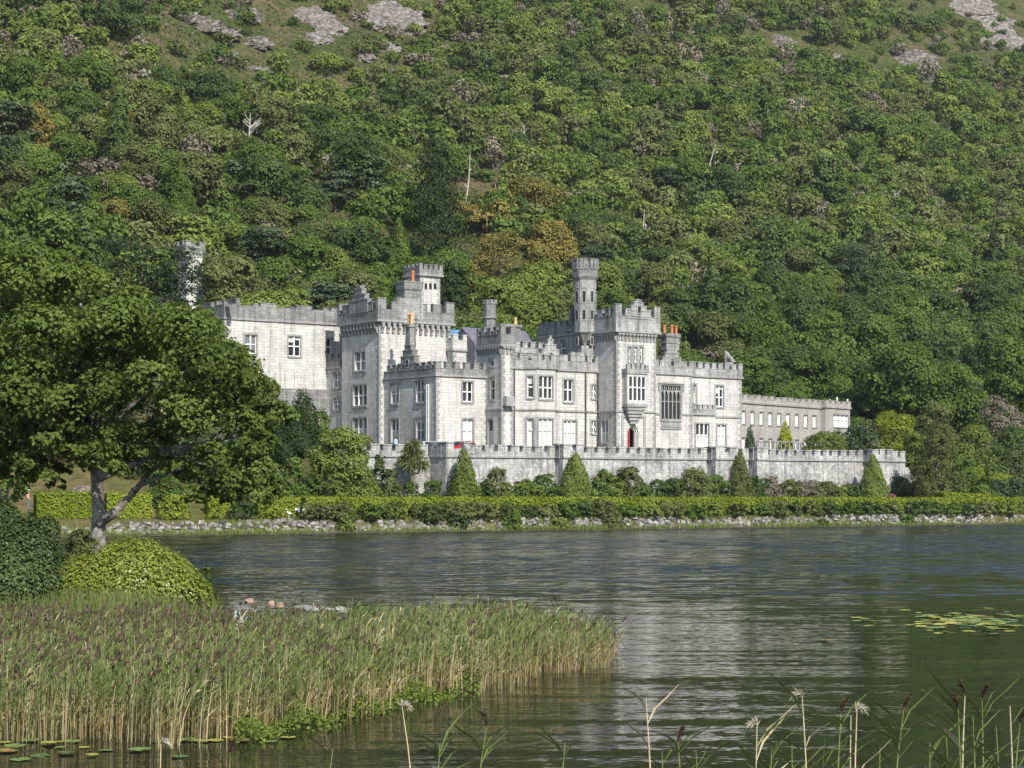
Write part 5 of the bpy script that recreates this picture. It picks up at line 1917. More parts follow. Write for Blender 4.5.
# palm-like cabbage tree
Yp = Ywall(413, 2.2); xp = (412 - 512) / FPX * Yp; zp = gz(xp, Yp)
cab = empty('cabbage_tree', (xp, Yp, zp))
tag(cab, 'palm-like tree with spiky leaf tufts on a bare stem before the wall', 'tree')
hp_ = CAMH + (HZ - 436) / FPX * Yp - zp
mb = MB()
mb.tube([(0, 0, -.2), (.05, 0, hp_ * .38), (0, 0, hp_ * .55)], [.24, .2, .17], 8)
heads = [(-.35, 0, hp_ * .78), (.5, .2, hp_ * .76), (.1, -.3, hp_ * .88), (-.7, .3, hp_ * .66), (.95, -.1, hp_ * .62), (.15, .4, hp_ * .68), (-.1, -.5, hp_ * .62)]
for h in heads:
    mb.tube([(0, 0, hp_ * .52), (h[0] * .6, h[1] * .6, h[2] * .82), h], [.14, .1, .07], 6)
mb.build('trunk', [M['bark']], cab)
for h in heads:
    n = 150
    d = unit(n, rr); d[:, 2] = d[:, 2] * .8 + .1
    Lg = rr.uniform(.7, 1.15, n)[:, None]
    base = np.array(h)[None, :] + d * .05
    mid = base + d * Lg * .6
    tip = base + d * Lg - np.array([0, 0, 1]) * Lg * .28
    s_ = np.cross(d, unit(n, rr)); s_ /= np.linalg.norm(s_, axis=1, keepdims=True); s_ *= .05
    V = np.stack([base - s_ * .5, mid - s_, tip, mid + s_], 1)
    mesh_np('leaf_tuft', V, 4, [LEAF['olive']], tint=rr.uniform(.25, .95, n), parent=cab)

# trees at the right end
wtree('willowy grey-green tree leaning over the end of the terrace wall', 937, 56, 413, 212, 'olive', leaf=.24, trunk=1.0, dens=.8, bark_='bark')
for px, w_, top, Y, c_, lab in [(893, 50, 404, 243, 'gold', 'golden conifer behind the end of the terrace wall'), (858, 40, 416, 238, 'pine', 'dark bluish bush in front of the pavilion'),
                             (838, 26, 424, 232, 'laurel', 'dark green bush at the corner of the beige range'), (972, 50, 418, 232, 'yellow', 'yellowish conifer above the sloping hedge'),
                             (1010, 56, 424, 236, 'dark', 'dark bushy tree above the sloping hedge'), (935, 44, 398, 256, 'olive', 'olive tree rising behind the willowy tree'),
                             (1000, 50, 392, 256, 'brown', 'brownish loose tree above the yellowish conifer'), (915, 40, 426, 236, 'yellow', 'yellow-green bushy tree between the golden conifer and the willowy tree'),
                             (965, 34, 452, 218, 'midgreen', 'dark rounded bush at the top of the low curving hedge'), (990, 26, 462, 216, 'midgreen', 'rounded bush next to the blue-grey shrub')]:
    wtree(lab, px, w_, top, Y, 'hedge' if c_ == 'gold' else c_, 'broadleaf_tree' if 'conifer' not in lab else 'conifer', leaf=.28)
shrub('blue-grey spreading shrub below the sloping hedge', 1010, 50, 474, 214, 'pine')
shrub('green bush between the blue-grey shrub and the lake hedge', 985, 30, 483, 210, 'midgreen')

# hillside specials
def special(label, kind, px, w_px, top, bot, colour, seed, name, cat='tree', dn=1.0, sz=1.0):
    x, y, z = px_ground(px, bot)
    R = w_px / 2 / FPX * y; H = (bot - top) / FPX * y
    rr = np.random.default_rng(seed)
    if kind == 'spruce':
        V, t = conifer_cards(rr, R, H, int(13000 * dn), .42 * sz, 10, .35); t = np.clip(t - .18, 0, 1)
    elif kind == 'cone':
        V, t = cone_cards(rr, R, H, int(7000 * dn), .38 * sz)
    elif kind == 'tiers':
        V, t = crown(rr, [(q[0], q[1], q[2], q[3], q[4], q[5]) for q in pine_lobes(rr, R, H)], int(5000 * dn), .38 * sz, up=.8, rnd=.5, under=.2)
    else:
        V, t = crown(rr, dome_lobes(rr, R, H, 16), int(6500 * dn), .36 * sz, clump=10)
    root = empty(name, (x, y, z - .3))
    mesh_np('crown', V, 4, [LEAF[colour]], tint=t, parent=root)
    mb = MB(); mb.tube([(0, 0, -.3), (0, 0, H * .9)], [.28, .05], 7); mb.build('trunk', [M['darkbark']], root)
    return tag(root, label, cat)
special('very tall dark spruce on the slope above the keep', 'spruce', 436, 112, 136, 282, 'conifer', 1, 'spruce_tree')
special('light green conical tree between the spruce and the keep', 'cone', 399, 44, 214, 306, 'midgreen', 2, 'conifer_tree', sz=1.1)
special('conical green tree on the slope above the hidden tower', 'cone', 181, 34, 158, 222, 'midgreen', 3, 'conifer_tree')
special('bluish flat-topped pine high above the octagonal turret', 'tiers', 668, 46, 168, 206, 'pine', 4, 'pine_tree')
special('bluish spreading pine above the right-hand trees', 'tiers', 856, 70, 246, 292, 'pine', 5, 'pine_tree')
special('bluish drooping pine on the slope above the service wing', 'tiers', 335, 56, 172, 214, 'pine', 6, 'pine_tree')
special('rusty orange tree on the slope right of the spruce', 'dome', 500, 66, 226, 288, 'autumn', 7, 'autumn_tree')
special('yellowing tree on the slope just right of the keep', 'dome', 470, 48, 256, 318, 'autumn', 8, 'autumn_tree')
special('grey-leaved round tree close behind the corbelled tower', 'dome', 528, 56, 286, 336, 'olive', 9, 'broadleaf_tree')
special('pale yellow-green tree close behind the entrance tower', 'dome', 668, 52, 282, 338, 'yellow', 10, 'broadleaf_tree')
special('dark-green spreading tree near the tower in the woods', 'tiers', 208, 46, 132, 164, 'dark', 12, 'pine_tree')

# bleached dead trees
def dead(label, px, top, bot, spread, seed, limbs=6):
    bot += 2; top -= 4
    x, y, z = px_ground(px, bot)
    H = (bot - top) / FPX * y
    rr = np.random.default_rng(seed)
    mb = MB()
    lean = rr.normal(scale=.05, size=2) * H
    topv = np.array([lean[0], lean[1], H])
    mb.tube([(0, 0, -.5), tuple(topv * .5 + np.array([.05 * H * rr.normal(), 0, 0])), tuple(topv)], [.17, .12, .04], 6)
    for i in range(limbs):
        f = rr.uniform(.3, .9); p0 = topv * f
        a = rr.uniform(0, 6.28); ln = spread / FPX * y * rr.uniform(.5, 1.0)
        p1 = p0 + np.array([math.cos(a) * ln * .6, math.sin(a) * ln * .6, ln * .45]); p2 = p1 + np.array([math.cos(a) * ln * .3, math.sin(a) * ln * .3, ln * rr.uniform(.3, .7)])
        mb.tube([tuple(p0), tuple(p1), tuple(p2)], [.085, .06, .025], 5)
        for q in range(2):
            a2 = a + rr.normal(scale=.9)
            p3 = p1 + np.array([math.cos(a2), math.sin(a2), .8]) * ln * .4
            mb.tube([tuple(p1), tuple(p3)], [.05, .02], 4)
    o = mb.build('dead_tree', [M['deadwood']])
    o.location = (x, y, z)
    return tag(o, label, 'dead tree', 'bleached dead trees on the hill')
for a in [('short bleached snag alone on the upper left slope', 186, 112, 136, 2, 1, 1), ('bushy bleached dead tree with many limbs on the left slope', 250, 118, 162, 14, 2, 12), ('bleached straight dead trunk just right of the tall spruce', 465, 158, 206, 5, 3, 3),
          ('thin bleached stump in the brown patch right of the spruce', 496, 188, 212, 2, 4, 1), ('bleached dead tree with two forks above the octagonal turret', 526, 130, 168, 7, 5, 5), ('bleached thin dead tree above the entrance tower', 714, 148, 184, 5, 6, 4),
          ('forked bleached dead tree far right on the slope', 973, 240, 268, 9, 7, 6), ('bleached grey dead tree behind the entrance tower', 648, 214, 252, 8, 8, 7), ('bleached dead tree poking up at the left edge', 12, 214, 252, 12, 9, 5),
          ('small bleached fork below the bare rocks', 286, 106, 126, 7, 10, 4), ('bleached twin-stemmed snag below the grey crag', 330, 112, 138, 5, 11, 3), ('bleached broken limbs beside the twin-stemmed snag', 342, 132, 152, 8, 12, 4),
          ('grey dead tree halfway up the right slope', 891, 196, 224, 7, 13, 8), ('bleached limbs by the bushes high above the turret', 666, 40, 60, 5, 14, 4), ('short bleached stick left of the many-limbed dead tree', 205, 128, 146, 4, 15, 3)]:
    dead(*a)

# rock outcrops
def rock_mat(name, a, b, c):
    m, nt, p = new_mat(name)
    L = nt.links.new
    tc = nd(nt, 'ShaderNodeTexCoord')
    n = nd(nt, 'ShaderNodeTexNoise', Scale=.9, Detail=9.0, Roughness=.72)
    L(tc.outputs['Object'], n.inputs['Vector'])
    mp = nd(nt, 'ShaderNodeMapping'); mp.inputs['Scale'].default_value = (1.1, 1.1, .35); L(tc.outputs['Object'], mp.inputs[0])
    n2 = nd(nt, 'ShaderNodeTexVoronoi', Scale=1.0, feature='DISTANCE_TO_EDGE'); L(mp.outputs[0], n2.inputs['Vector'])
    cc = ramp(nt, n.outputs[0], [(.40, a), (.52, b), (.66, c)])
    cc = mixc(nt, ramp(nt, n2.outputs['Distance'], [(.0, .6), (.08, 0.0)]), cc, (.05, .05, .045))
    L(cc, p.inputs['Base Color']); p.inputs['Roughness'].default_value = .95
    bp = nd(nt, 'ShaderNodeBump', Strength=1.0, Distance=.4); L(n.outputs[0], bp.inputs['Height']); L(bp.outputs[0], p.inputs['Normal'])
    return m
M['rock'] = rock_mat('pinkish_grey_crag', (.075, .062, .055), (.19, .165, .15), (.36, .33, .305))
M['darkrock'] = rock_mat('dark_mossy_crag', (.045, .042, .03), (.12, .10, .08), (.38, .36, .33))
import bmesh
def crag(label, blobs, mat, seed):
    """one outcrop made of jagged rock faces lying in the slope"""
    rr = np.random.default_rng(seed)
    bm = bmesh.new()
    cx, cy, cz = px_ground(blobs[0][0], blobs[0][1])
    for (px, py, rx, ry) in blobs:
        x, y, z = px_ground(px, py)
        ax, az = rx / FPX * y, 1.2 * ry / FPX * y
        s = bmesh.ops.create_icosphere(bm, subdivisions=4, radius=1.0)
        for vtx in s['verts']:
            d = vtx.co.normalized()
            q = Vector((d.x * 2.2 + seed + px, d.y * 2.2, d.z * 2.2 + py))
            k = 1 + .46 * mnoise.noise(q) + .30 * mnoise.noise(q * 2.7) + .26 * (abs(mnoise.noise(q * 5.1)) - .3)
            k = k - .05 * (math.floor(k * 9) / 9 - k)
            up_ = d.z * az * k
            vtx.co = Vector((x - cx + d.x * ax * k, y - cy + d.y * 1.6 * k + up_ * 1.25, z - cz + up_))
    me = bpy.data.meshes.new('rock_outcrop'); bm.to_mesh(me); bm.free()
    me.materials.append(mat)
    o = bpy.data.objects.new('rock_outcrop', me); col.objects.link(o)
    o.location = (cx, cy, cz)
    return tag(o, label, 'rock', 'bare crags on the mountainside')
crag('large pinkish grey crag at the top of the slope above the keep', [(383, 18, 32, 19), (402, 28, 22, 12), (366, 24, 18, 12)], M['rock'], 1)
crag('pale streaked crag left of the large pinkish crag', [(308, 20, 22, 14), (325, 30, 18, 13), (318, 40, 14, 9)], M['rock'], 2)
crag('dark crag with white quartz streaks at the upper left', [(236, 18, 26, 11)], M['darkrock'], 3)
crag('dark broken crag left of the quartz-streaked one', [(198, 25, 22, 10), (184, 18, 12, 8)], M['darkrock'], 13)
crag('mossy dark rock just under the quartz-streaked crag', [(222, 36, 18, 9)], M['darkrock'], 14)
crag('small broken dark rock under the pale streaked crag', [(254, 44, 17, 8)], M['darkrock'], 4)
crag('small white-streaked rock left on the open heath', [(226, 58, 13, 8)], M['rock'], 15)
crag('small dark rock in the middle of the open heath', [(256, 72, 14, 6)], M['darkrock'], 16)
crag('white-topped rock lowest of the upper left rocks', [(267, 84, 10, 8)], M['rock'], 5)
crag('low grey ledge right of the pale streaked crag', [(388, 50, 12, 7)], M['rock'], 6)
crag('small grey boulder below the low grey ledge', [(366, 57, 9, 7)], M['rock'], 17)
crag('large crag at the upper right corner', [(962, 8, 30, 13), (988, 24, 24, 12)], M['rock'], 7)
crag('steep grey crag below the corner crag', [(1010, 46, 22, 13), (984, 42, 16, 9)], M['rock'], 18)
crag('brown ledge left of the corner crag', [(905, 62, 30, 12)], M['darkrock'], 8)
crag('brown rock below the brown ledge', [(932, 78, 14, 6)], M['darkrock'], 19)
crag('small pale ledge above the end wing', [(778, 42, 16, 7)], M['darkrock'], 9)
crag('small grey rock right of the pale ledge', [(832, 60, 10, 6)], M['rock'], 10)

# ------------------------------------------------------------------ left foreground: the sycamore and its neighbours
def P75(px, py, dY=0.0, Y=75.0):
    return ((px - 512) / FPX * Y, Y + dY, CAMH + (HZ - py) / FPX * Y)
syc0 = P75(98, 575)
syc = empty('sycamore_tree', (syc0[0], syc0[1], gz(syc0[0], syc0[1])))
tag(syc, 'big spreading sycamore with a lichened forked trunk at the water edge', 'tree')
O0 = Vector(syc.location)
def rel(px, py, dY=0.0): return tuple(Vector(P75(px, py, dY)) - O0)
k_ = 75 / FPX
mb = MB()
mb.tube([rel(97, 590), rel(98, 545), rel(99, 510), rel(97, 480), rel(95, 458), rel(98, 440), rel(94, 415)], [9.5 * k_, 8 * k_, 6.8 * k_, 6.2 * k_, 5.6 * k_, 5 * k_, 4 * k_], 12)
mb.tube([rel(98, 420), rel(90, 385), rel(80, 345), rel(80, 315), rel(82, 285)], [4.5 * k_, 3.8 * k_, 3 * k_, 2 * k_, .8 * k_], 8)
mb.build('trunk', [M['bark']], syc, True)
LIMBS = [([(100, 478), (118, 470), (140, 462), (160, 450), (200, 444), (238, 436), (262, 425)], 0, 4.2),
         ([(104, 520), (118, 507), (132, 490), (146, 470), (168, 455), (200, 440, ), (225, 420)], 1.5, 4.5),
         ([(98, 440), (112, 425), (132, 408), (158, 390), (185, 376), (205, 368)], -1.0, 4.0),
         ([(95, 450), (75, 430), (45, 405), (15, 390), (-25, 380)], .5, 3.6),
         ([(96, 425), (70, 385), (45, 345), (35, 300)], 2.0, 3.2),
         ([(97, 430), (120, 385), (138, 358), (146, 342)], 2.0, 3.2),
         ([(160, 450), (190, 460), (225, 470), (250, 478)], -1.0, 2.2),
         ([(132, 490), (170, 470), (215, 462), (240, 470)], 2.0, 2.0)]
for pts, dY, r0 in LIMBS:
    mb = MB()
    n = len(pts)
    mb.tube([rel(p_[0], p_[1], dY * i / (n - 1) * 1.5) for i, p_ in enumerate(pts)], [k_ * r0 * (1 - .8 * i / (n - 1)) for i in range(n)], 8)
    mb.build('limb', [M['bark']], syc, True)
mb = MB()
mb.tube([rel(100, 524, -.2), rel(108, 518, -.25), rel(116, 513, -.4), rel(119, 511, -.45)], [5 * k_, 5 * k_, 5.2 * k_, 3.8 * k_], 9)
mb.build('cut_stub', [M['bark']], syc, True)
CL = [(92, 446, 26), (112, 452, 20), (74, 456, 26), (48, 482, 18), (20, 484, 22), (128, 462, 16), (205, 496, 18), (20, 300, 44), (62, 285, 44), (98, 288, 30), (138, 318, 34), (165, 338, 36), (198, 345, 40), (225, 372, 40), (250, 394, 36), (268, 418, 28), (272, 440, 20),
      (70, 330, 52), (120, 335, 50), (25, 355, 50), (160, 372, 46), (205, 412, 40), (242, 432, 36), (262, 450, 22), (60, 380, 46), (110, 385, 40), (20, 410, 46),
      (0, 440, 40), (45, 432, 36), (80, 430, 28), (250, 462, 30), (258, 488, 22), (240, 484, 24), (246, 504, 14), (225, 450, 28), (150, 425, 30), (185, 440, 26), (62, 452, 28), (22, 462, 30), (122, 436, 28), (152, 450, 20), (184, 468, 22), (214, 484, 22), (246, 496, 14), (170, 400, 36), (100, 410, 34), (70, 405, 36), (232, 470, 24), (40, 470, 18), (-5, 470, 26), (-30, 330, 50), (-30, 400, 50), (5, 265, 34), (42, 262, 30), (75, 262, 24)]
rr = np.random.default_rng(21)
lobes = []
for px, py, rp in CL:
    for dY in ((-2.6, .4, 3.0) if rp > 38 else (-1.6, 1.6)):
        j = rr.normal(scale=6, size=2)
        s_ = rp * k_ * rr.uniform(.62, .86)
        p_ = rel(px + j[0], py + j[1], dY + rr.normal(scale=.5))
        lobes.append((*p_, s_, s_ * 1.0, s_ * rr.uniform(.62, .88)))
V, t = crown(rr, lobes, 92000, .21, clump=18, under=.3, up=.5, rnd=.75, shell=(.72, 1.12))
mesh_np('crown', V, 4, [LEAF['syc']], tint=t, parent=syc)

# pale-barked tree at the left edge
b0 = Vector(P75(0, 575, 0, 80)); b0.z = gz(b0.x, b0.y)
bt = empty('ash_tree', b0)
tag(bt, 'tree with a pale grey forked trunk at the left edge', 'tree')
def rel2(px, py, dY=0): return tuple(Vector(P75(px, py, dY, 80)) - b0)
k2 = 80 / FPX
mb = MB()
mb.tube([rel2(1, 580), rel2(1, 500), rel2(3, 480), rel2(-2, 460), rel2(-12, 430), rel2(-20, 380)], [7.5 * k2, 5.5 * k2, 5 * k2, 4 * k2, 3 * k2, 1.5 * k2], 9)
mb.tube([rel2(3, 482), rel2(8, 465), rel2(10, 452), rel2(16, 425), rel2(30, 390), rel2(28, 350)], [3.6 * k2, 3.4 * k2, 2.8 * k2, 2 * k2, 1.4 * k2, .6 * k2], 8)
mb.tube([rel2(6, 520), rel2(7, 500), rel2(8, 488)], [1.6 * k2, 1.5 * k2, 1.1 * k2], 7)
mb.build('trunk', [M['palebark']], bt, True)
L2 = []
for px, py, rp in [(-20, 330, 60), (15, 350, 46), (-50, 390, 60), (25, 395, 40), (-20, 430, 40), (0, 290, 50)]:
    for dY in (-1.5, 2.2):
        s_ = rp * k2 * .8
        L2.append((*rel2(px, py, dY), s_, s_, s_ * .6))
V, t = crown(rr, L2, 9000, .24, clump=14, up=.4)
mesh_np('crown', V, 4, [LEAF['midgreen']], tint=t, parent=bt)

# dark pine behind the sycamore, on the far bank
xp, Yp = (158 - 512) / FPX * 176, 176.0
pn = empty('pine_tree', (xp, Yp, gz(xp, Yp)))
tag(pn, 'dark tiered pine rising behind the sycamore beside the hidden tower', 'tree')
zb_ = gz(xp, Yp)
def rel3(px, py, dY=0): return ((px - 158) / FPX * 176, dY, CAMH + (HZ - py) / FPX * 176 - zb_)
mb = MB()
mb.tube([(0, 0, -.5), rel3(156, 400), rel3(150, 320), rel3(140, 262)], [.5, .4, .28, .08], 8)
mb.build('trunk', [M['darkbark']], pn)
L3 = []
for px, py, rp in [(182, 256, 20), (178, 266, 20), (184, 284, 20), (118, 246, 22), (140, 254, 22), (168, 258, 24), (186, 272, 22), (176, 286, 26), (150, 280, 28), (188, 300, 24), (160, 306, 30), (182, 322, 28), (205, 330, 20), (140, 310, 26), (196, 345, 26), (205, 368, 24), (180, 370, 30), (120, 268, 20)]:
    for dY in (-1.4, 1.4):
        s_ = rp / FPX * 176
        L3.append((*rel3(px + rr.normal() * 4, py + rr.normal() * 3, dY), s_, s_ * .9, s_ * .42))
V, t = crown(rr, L3, 14000, .26, up=.8, rnd=.5, under=.25, clump=12)
mesh_np('crown', V, 4, [LEAF['pine']], tint=np.clip(t - .3, 0, 1), parent=pn)
wtree('loose olive tree between the pine and the service wing', 207, 48, 298, 186, 'olive', leaf=.3)

# dome-shaped rhododendron and the dark holly bush on the point
def fg_bush(label, lobes_px, Y, colour, n, leaf, name, gap=10, extra=None):
    base = Vector(P75(lobes_px[0][0], 600, 0, Y)); base.z = gz(base.x, base.y)
    L = []
    kk = Y / FPX
    for px, py, rx, ry, dY in lobes_px:
        p_ = Vector(P75(px, py, 0, Y)) - base
        L.append((p_.x, dY, p_.z, rx * kk, rx * kk * .9, ry * kk))
    V, t = crown(rr, L, n, leaf, clump=gap, up=.5, rnd=.55, shell=(.8, 1.05), under=.5)
    mats = [LEAF[colour]]; mi = None
    if extra:
        mats.append(LEAF[extra]); mi = (rr.random(len(t)) < .015).astype(int)
    o = mesh_np(name, V, 4, mats, mi, t)
    o.location = base
    return tag(o, label, 'bush')
fg_bush('bright yellow-green dome-shaped bush on the point of land', [(132, 588, 62, 46, 0), (95, 592, 40, 38, -.6), (170, 594, 38, 34, -.4), (130, 575, 40, 36, .6), (155, 585, 36, 32, 1.0), (110, 600, 40, 30, -1.0), (195, 600, 18, 22, 0)], 61, 'lime', 46000, .105, 'rhododendron_bush', 14, 'autumn')
fg_bush('tall dark holly bush at the left water edge', [(18, 562, 42, 46, 0), (-4, 536, 26, 36, .3), (38, 556, 22, 38, -.3), (10, 585, 46, 40, -.8), (-30, 550, 50, 50, 0), (45, 582, 20, 30, -.4), (14, 542, 24, 20, .2), (48, 533, 13, 18, 0), (0, 518, 16, 16, .4)], 57, 'laurel', 44000, .105, 'holly_bush', 14)
shrub('small sprawling green bush at the foot of the sycamore', 80, 40, 522, 72, 'olive', leaf=.14)
shrub('sparse bush trailing off the right of the dome-shaped bush', 206, 22, 560, 62.5, 'midgreen', leaf=.13, dens=.5)

# grey boulder on the lawn
bm = bmesh.new()
bmesh.ops.create_icosphere(bm, subdivisions=4, radius=1.0)
for vtx in bm.verts:
    d = vtx.co.normalized(); q = d * 1.7 + Vector((3, 1, 2))
    k = 1 + .3 * mnoise.noise(q) + .14 * mnoise.noise(q * 3)
    vtx.co = Vector((d.x * .85 * k, d.y * .8 * k, d.z * 1.1 * k + .1 * d.x))
me = bpy.data.meshes.new('boulder'); bm.to_mesh(me); bm.free(); me.materials.append(M['rock'])
bo = bpy.data.objects.new('boulder', me); col.objects.link(bo)
place(bo, 81, Yshore(81, 9.5), 1.0)
tag(bo, 'upright grey boulder on the lawn behind the clipped hedge', 'boulder')

# small white post and bird on the bank
mb = MB()
x_, y_, z_ = 0, 0, 0
mb.tube([(0, 0, 0), (0, 0, 1.0)], [.07, .06], 7)
mb.box(-.35, .9, -.04, .04, .75, .95)
mb.tube([(.85, 0, 0), (.85, 0, .95)], [.06, .06], 6)
po = mb.build('marker_post', [M['paint']])
place(po, 299, Yshore(299, 3.3)); tag(po, 'low white painted rail on two posts by the gap in the left hedge', 'rail')
mb = MB()
mb.tube([(-.35, 0, .62), (-.15, 0, .66), (.12, 0, .74), (.26, 0, .92), (.30, 0, 1.1), (.38, 0, 1.17), (.55, 0, 1.12)], [.04, .15, .13, .06, .05, .06, .015], 8)
mb.tube([(-.02, .04, 0), (-.02, .04, .6)], [.02, .02], 5); mb.tube([(.06, -.04, 0), (.06, -.04, .6)], [.02, .02], 5)
bi = mb.build('heron', [M['paint']], smooth=True)
place(bi, 289, Yshore(289, 2.9)); bi.scale = (.75, .75, .75); bi.rotation_euler = (0, 0, 2.6)
tag(bi, 'white wading bird standing on the stones left of the white rail', 'bird')

# ------------------------------------------------------------------ reed bed
near_px = [-60, 150, 240, 350, 450, 560, 612, 624]
near_py = [744, 743, 738, 714, 692, 676, 660, 650]
far_px = [-60, 190, 225, 300, 400, 520, 600, 624]
far_py = [658, 657, 660, 660, 648, 648, 650, 653]
r = np.random.default_rng(33)
n = 90000
Y = r.uniform(30, 64, n); X = r.uniform(-20, 4.5, n)
px = 512 + FPX * X / Y; py = HZ + FPX * CAMH / Y
near_lim = np.interp(px, near_px, near_py) + 8 * lumps(X, Y, 1.3) - 6 * np.abs(r.normal(size=n)) + 5
far_lim = np.interp(px, far_px, far_py)
k = (px > -60) & (px < 626) & (py < near_lim) & (py > far_lim)
k &= r.random(n) < (.62 + .28 * lumps(X, Y, 1.6, 1.0)) * np.interp(px, [540, 626], [1, .35])
X, Y, px = X[k], Y[k], px[k]; n = len(X)
H = r.normal(1.06, .18, n) * (1 + .10 * lumps(X, Y, 2.3, .5)) * np.interp(px, [520, 624], [1.0, .66])
z0 = np.maximum(ground_z(X, Y), -.05)
lean = r.normal(scale=.06, size=(n, 2)) + np.array([.05, 0])
dry = r.random(n) < .27
ang = r.uniform(-.6, .6, n)
wv = np.stack([np.cos(ang), np.sin(ang), 0 * ang], 1) * r.uniform(.0055, .0105, n)[:, None]
B = np.stack([X, Y, z0 - .1], 1)
Mi = B + np.stack([lean[:, 0] * .4, lean[:, 1] * .4, H * .5 + .1], 1)
T = B + np.stack([lean[:, 0] * 1.2, lean[:, 1], H + .1], 1)
Vs = [np.stack([B - wv, B + wv, Mi + wv * .85, Mi - wv * .85], 1), np.stack([Mi - wv * .85, Mi + wv * .85, T + wv * .3, T - wv * .3], 1)]
tn = np.clip(np.where(dry, .8, .25) + r.normal(scale=.15, size=n), 0, 1)
Ts = [tn, tn]
for j in range(5):                                   # blades
    f = r.uniform(.28, .92, n)
    base = B + (T - B) * f[:, None]
    a = r.uniform(0, 6.28, n); ln = r.uniform(.22, .5, n)
    d = np.stack([np.cos(a) * .5 + .2, np.sin(a) * .5, r.uniform(.5, 1.0, n)], 1)
    mid = base + d * ln[:, None] * .55
    tip = base + d * ln[:, None] - np.array([0, 0, 1]) * (ln * r.uniform(.1, .6, n))[:, None]
    s_ = np.cross(d, np.array([.2, 1, .1])); s_ /= np.linalg.norm(s_, axis=1, keepdims=True) + 1e-9; s_ *= r.uniform(.008, .015, n)[:, None]
    keep = r.random(n) < np.where(dry, .12, .95)
    Vs.append(np.stack([base - s_ * .4, mid - s_, tip, mid + s_], 1)[keep]); Ts.append(np.clip(tn + r.normal(scale=.12, size=n), 0, 1)[keep])
pl = np.nonzero(r.random(n) < np.interp(px, [150, 330, 620], [.20, .09, .07]) + np.where((px < 245) & (Y > 43), .38, 0))[0]                 # purple-brown flower plumes
m_ = len(pl)
Pv, Pt = [], []
for j in range(4):
    base = T[pl] + r.normal(scale=.012, size=(m_, 3))
    d = np.stack([r.normal(.25, .25, m_), r.normal(0, .2, m_), r.uniform(.3, 1.0, m_)], 1) * r.uniform(.08, .17, m_)[:, None]
    s_ = np.cross(d, np.array([0, 1, .2])); s_ /= np.linalg.norm(s_, axis=1, keepdims=True) + 1e-9; s_ *= .018
    Pv.append(np.stack([base - d * .5, base - s_, base + d, base + s_], 1)); Pt.append(r.uniform(.2, .9, m_))
allV = np.concatenate(Vs + Pv).reshape(-1, 3)
mi = np.concatenate([np.zeros(sum(len(v) for v in Vs), int), np.ones(sum(len(v) for v in Pv), int)])
rm = bpy.data.materials.new('reed'); rm.use_nodes = True
nt = rm.node_tree; nt.nodes.clear(); L = nt.links.new
at = nd(nt, 'ShaderNodeAttribute', attribute_name='tint'); hg = nd(nt, 'ShaderNodeAttribute', attribute_name='hgt')
green = ramp(nt, at.outputs['Fac'], [(.1, (.100, .140, .042)), (.45, (.172, .205, .070)), (.7, (.34, .30, .155)), (.95, (.52, .45, .27))])
straw = ramp(nt, at.outputs['Fac'], [(.1, (.22, .19, .085)), (.5, (.34, .27, .13)), (.95, (.58, .49, .30))])
c = mixc(nt, ramp(nt, hg.outputs['Fac'], [(.24, 0.0), (.56, 1.0)]), straw, green)
d = nd(nt, 'ShaderNodeBsdfDiffuse'); L(c, d.inputs[0]); t_ = nd(nt, 'ShaderNodeBsdfTranslucent'); L(c, t_.inputs[0])
mx = nd(nt, 'ShaderNodeMixShader'); mx.inputs[0].default_value = .3; L(d.outputs[0], mx.inputs[1]); L(t_.outputs[0], mx.inputs[2])
L(mx.outputs[0], nd(nt, 'ShaderNodeOutputMaterial').inputs[0])
LEAF['plume'] = leaf_mat('reed_plume', (.04, .030, .022), (.075, .056, .040), (.125, .098, .07), .2)
LEAF['paleplume'] = leaf_mat('dry_plume', (.35, .30, .22), (.50, .45, .36), (.68, .63, .54), .3)
hj = r.normal(scale=.13, size=n)
hgt = np.clip(allV[:, 2] / 1.28 + .10 * lumps(allV[:, 0], allV[:, 1], .8, 3.0), 0, 1)
hgt[:8 * n] = np.clip(hgt[:8 * n] + np.concatenate([np.repeat(hj, 4), np.repeat(hj, 4)]), 0, 1)
rb = mesh_np('reed_bed', allV, 4, [rm, LEAF['plume']], mi, np.concatenate(Ts + Pt), hgt)
tag(rb, 'dense bed of green and straw-coloured reeds with purple-brown plumes', kind='stuff')
# low leafy marsh plants at the water edge of the bed
n = 7000
pxm = r.uniform(235, 480, n)
pym = np.interp(pxm, near_px, near_py) + r.normal(-2, 5, n)
Ym = FPX * CAMH / (pym - HZ); Xm = (pxm - 512) / FPX * Ym
C = np.stack([Xm, Ym, r.uniform(.02, .34, n) * (.6 + .5 * np.sin(pxm * .11))], 1)
N = unit(n, r) * .8 + np.array([0, -.2, .8]); N /= np.linalg.norm(N, axis=1, keepdims=True)
mp_ = mesh_np('marsh_plants', cards(r, C, N, r.uniform(.05, .12, n), .5), 4, [LEAF['yellow']], tint=np.clip(r.normal(.35, .2, n), 0, 1))
tag(mp_, 'low leafy water plants along the edge of the reed bed', kind='stuff')
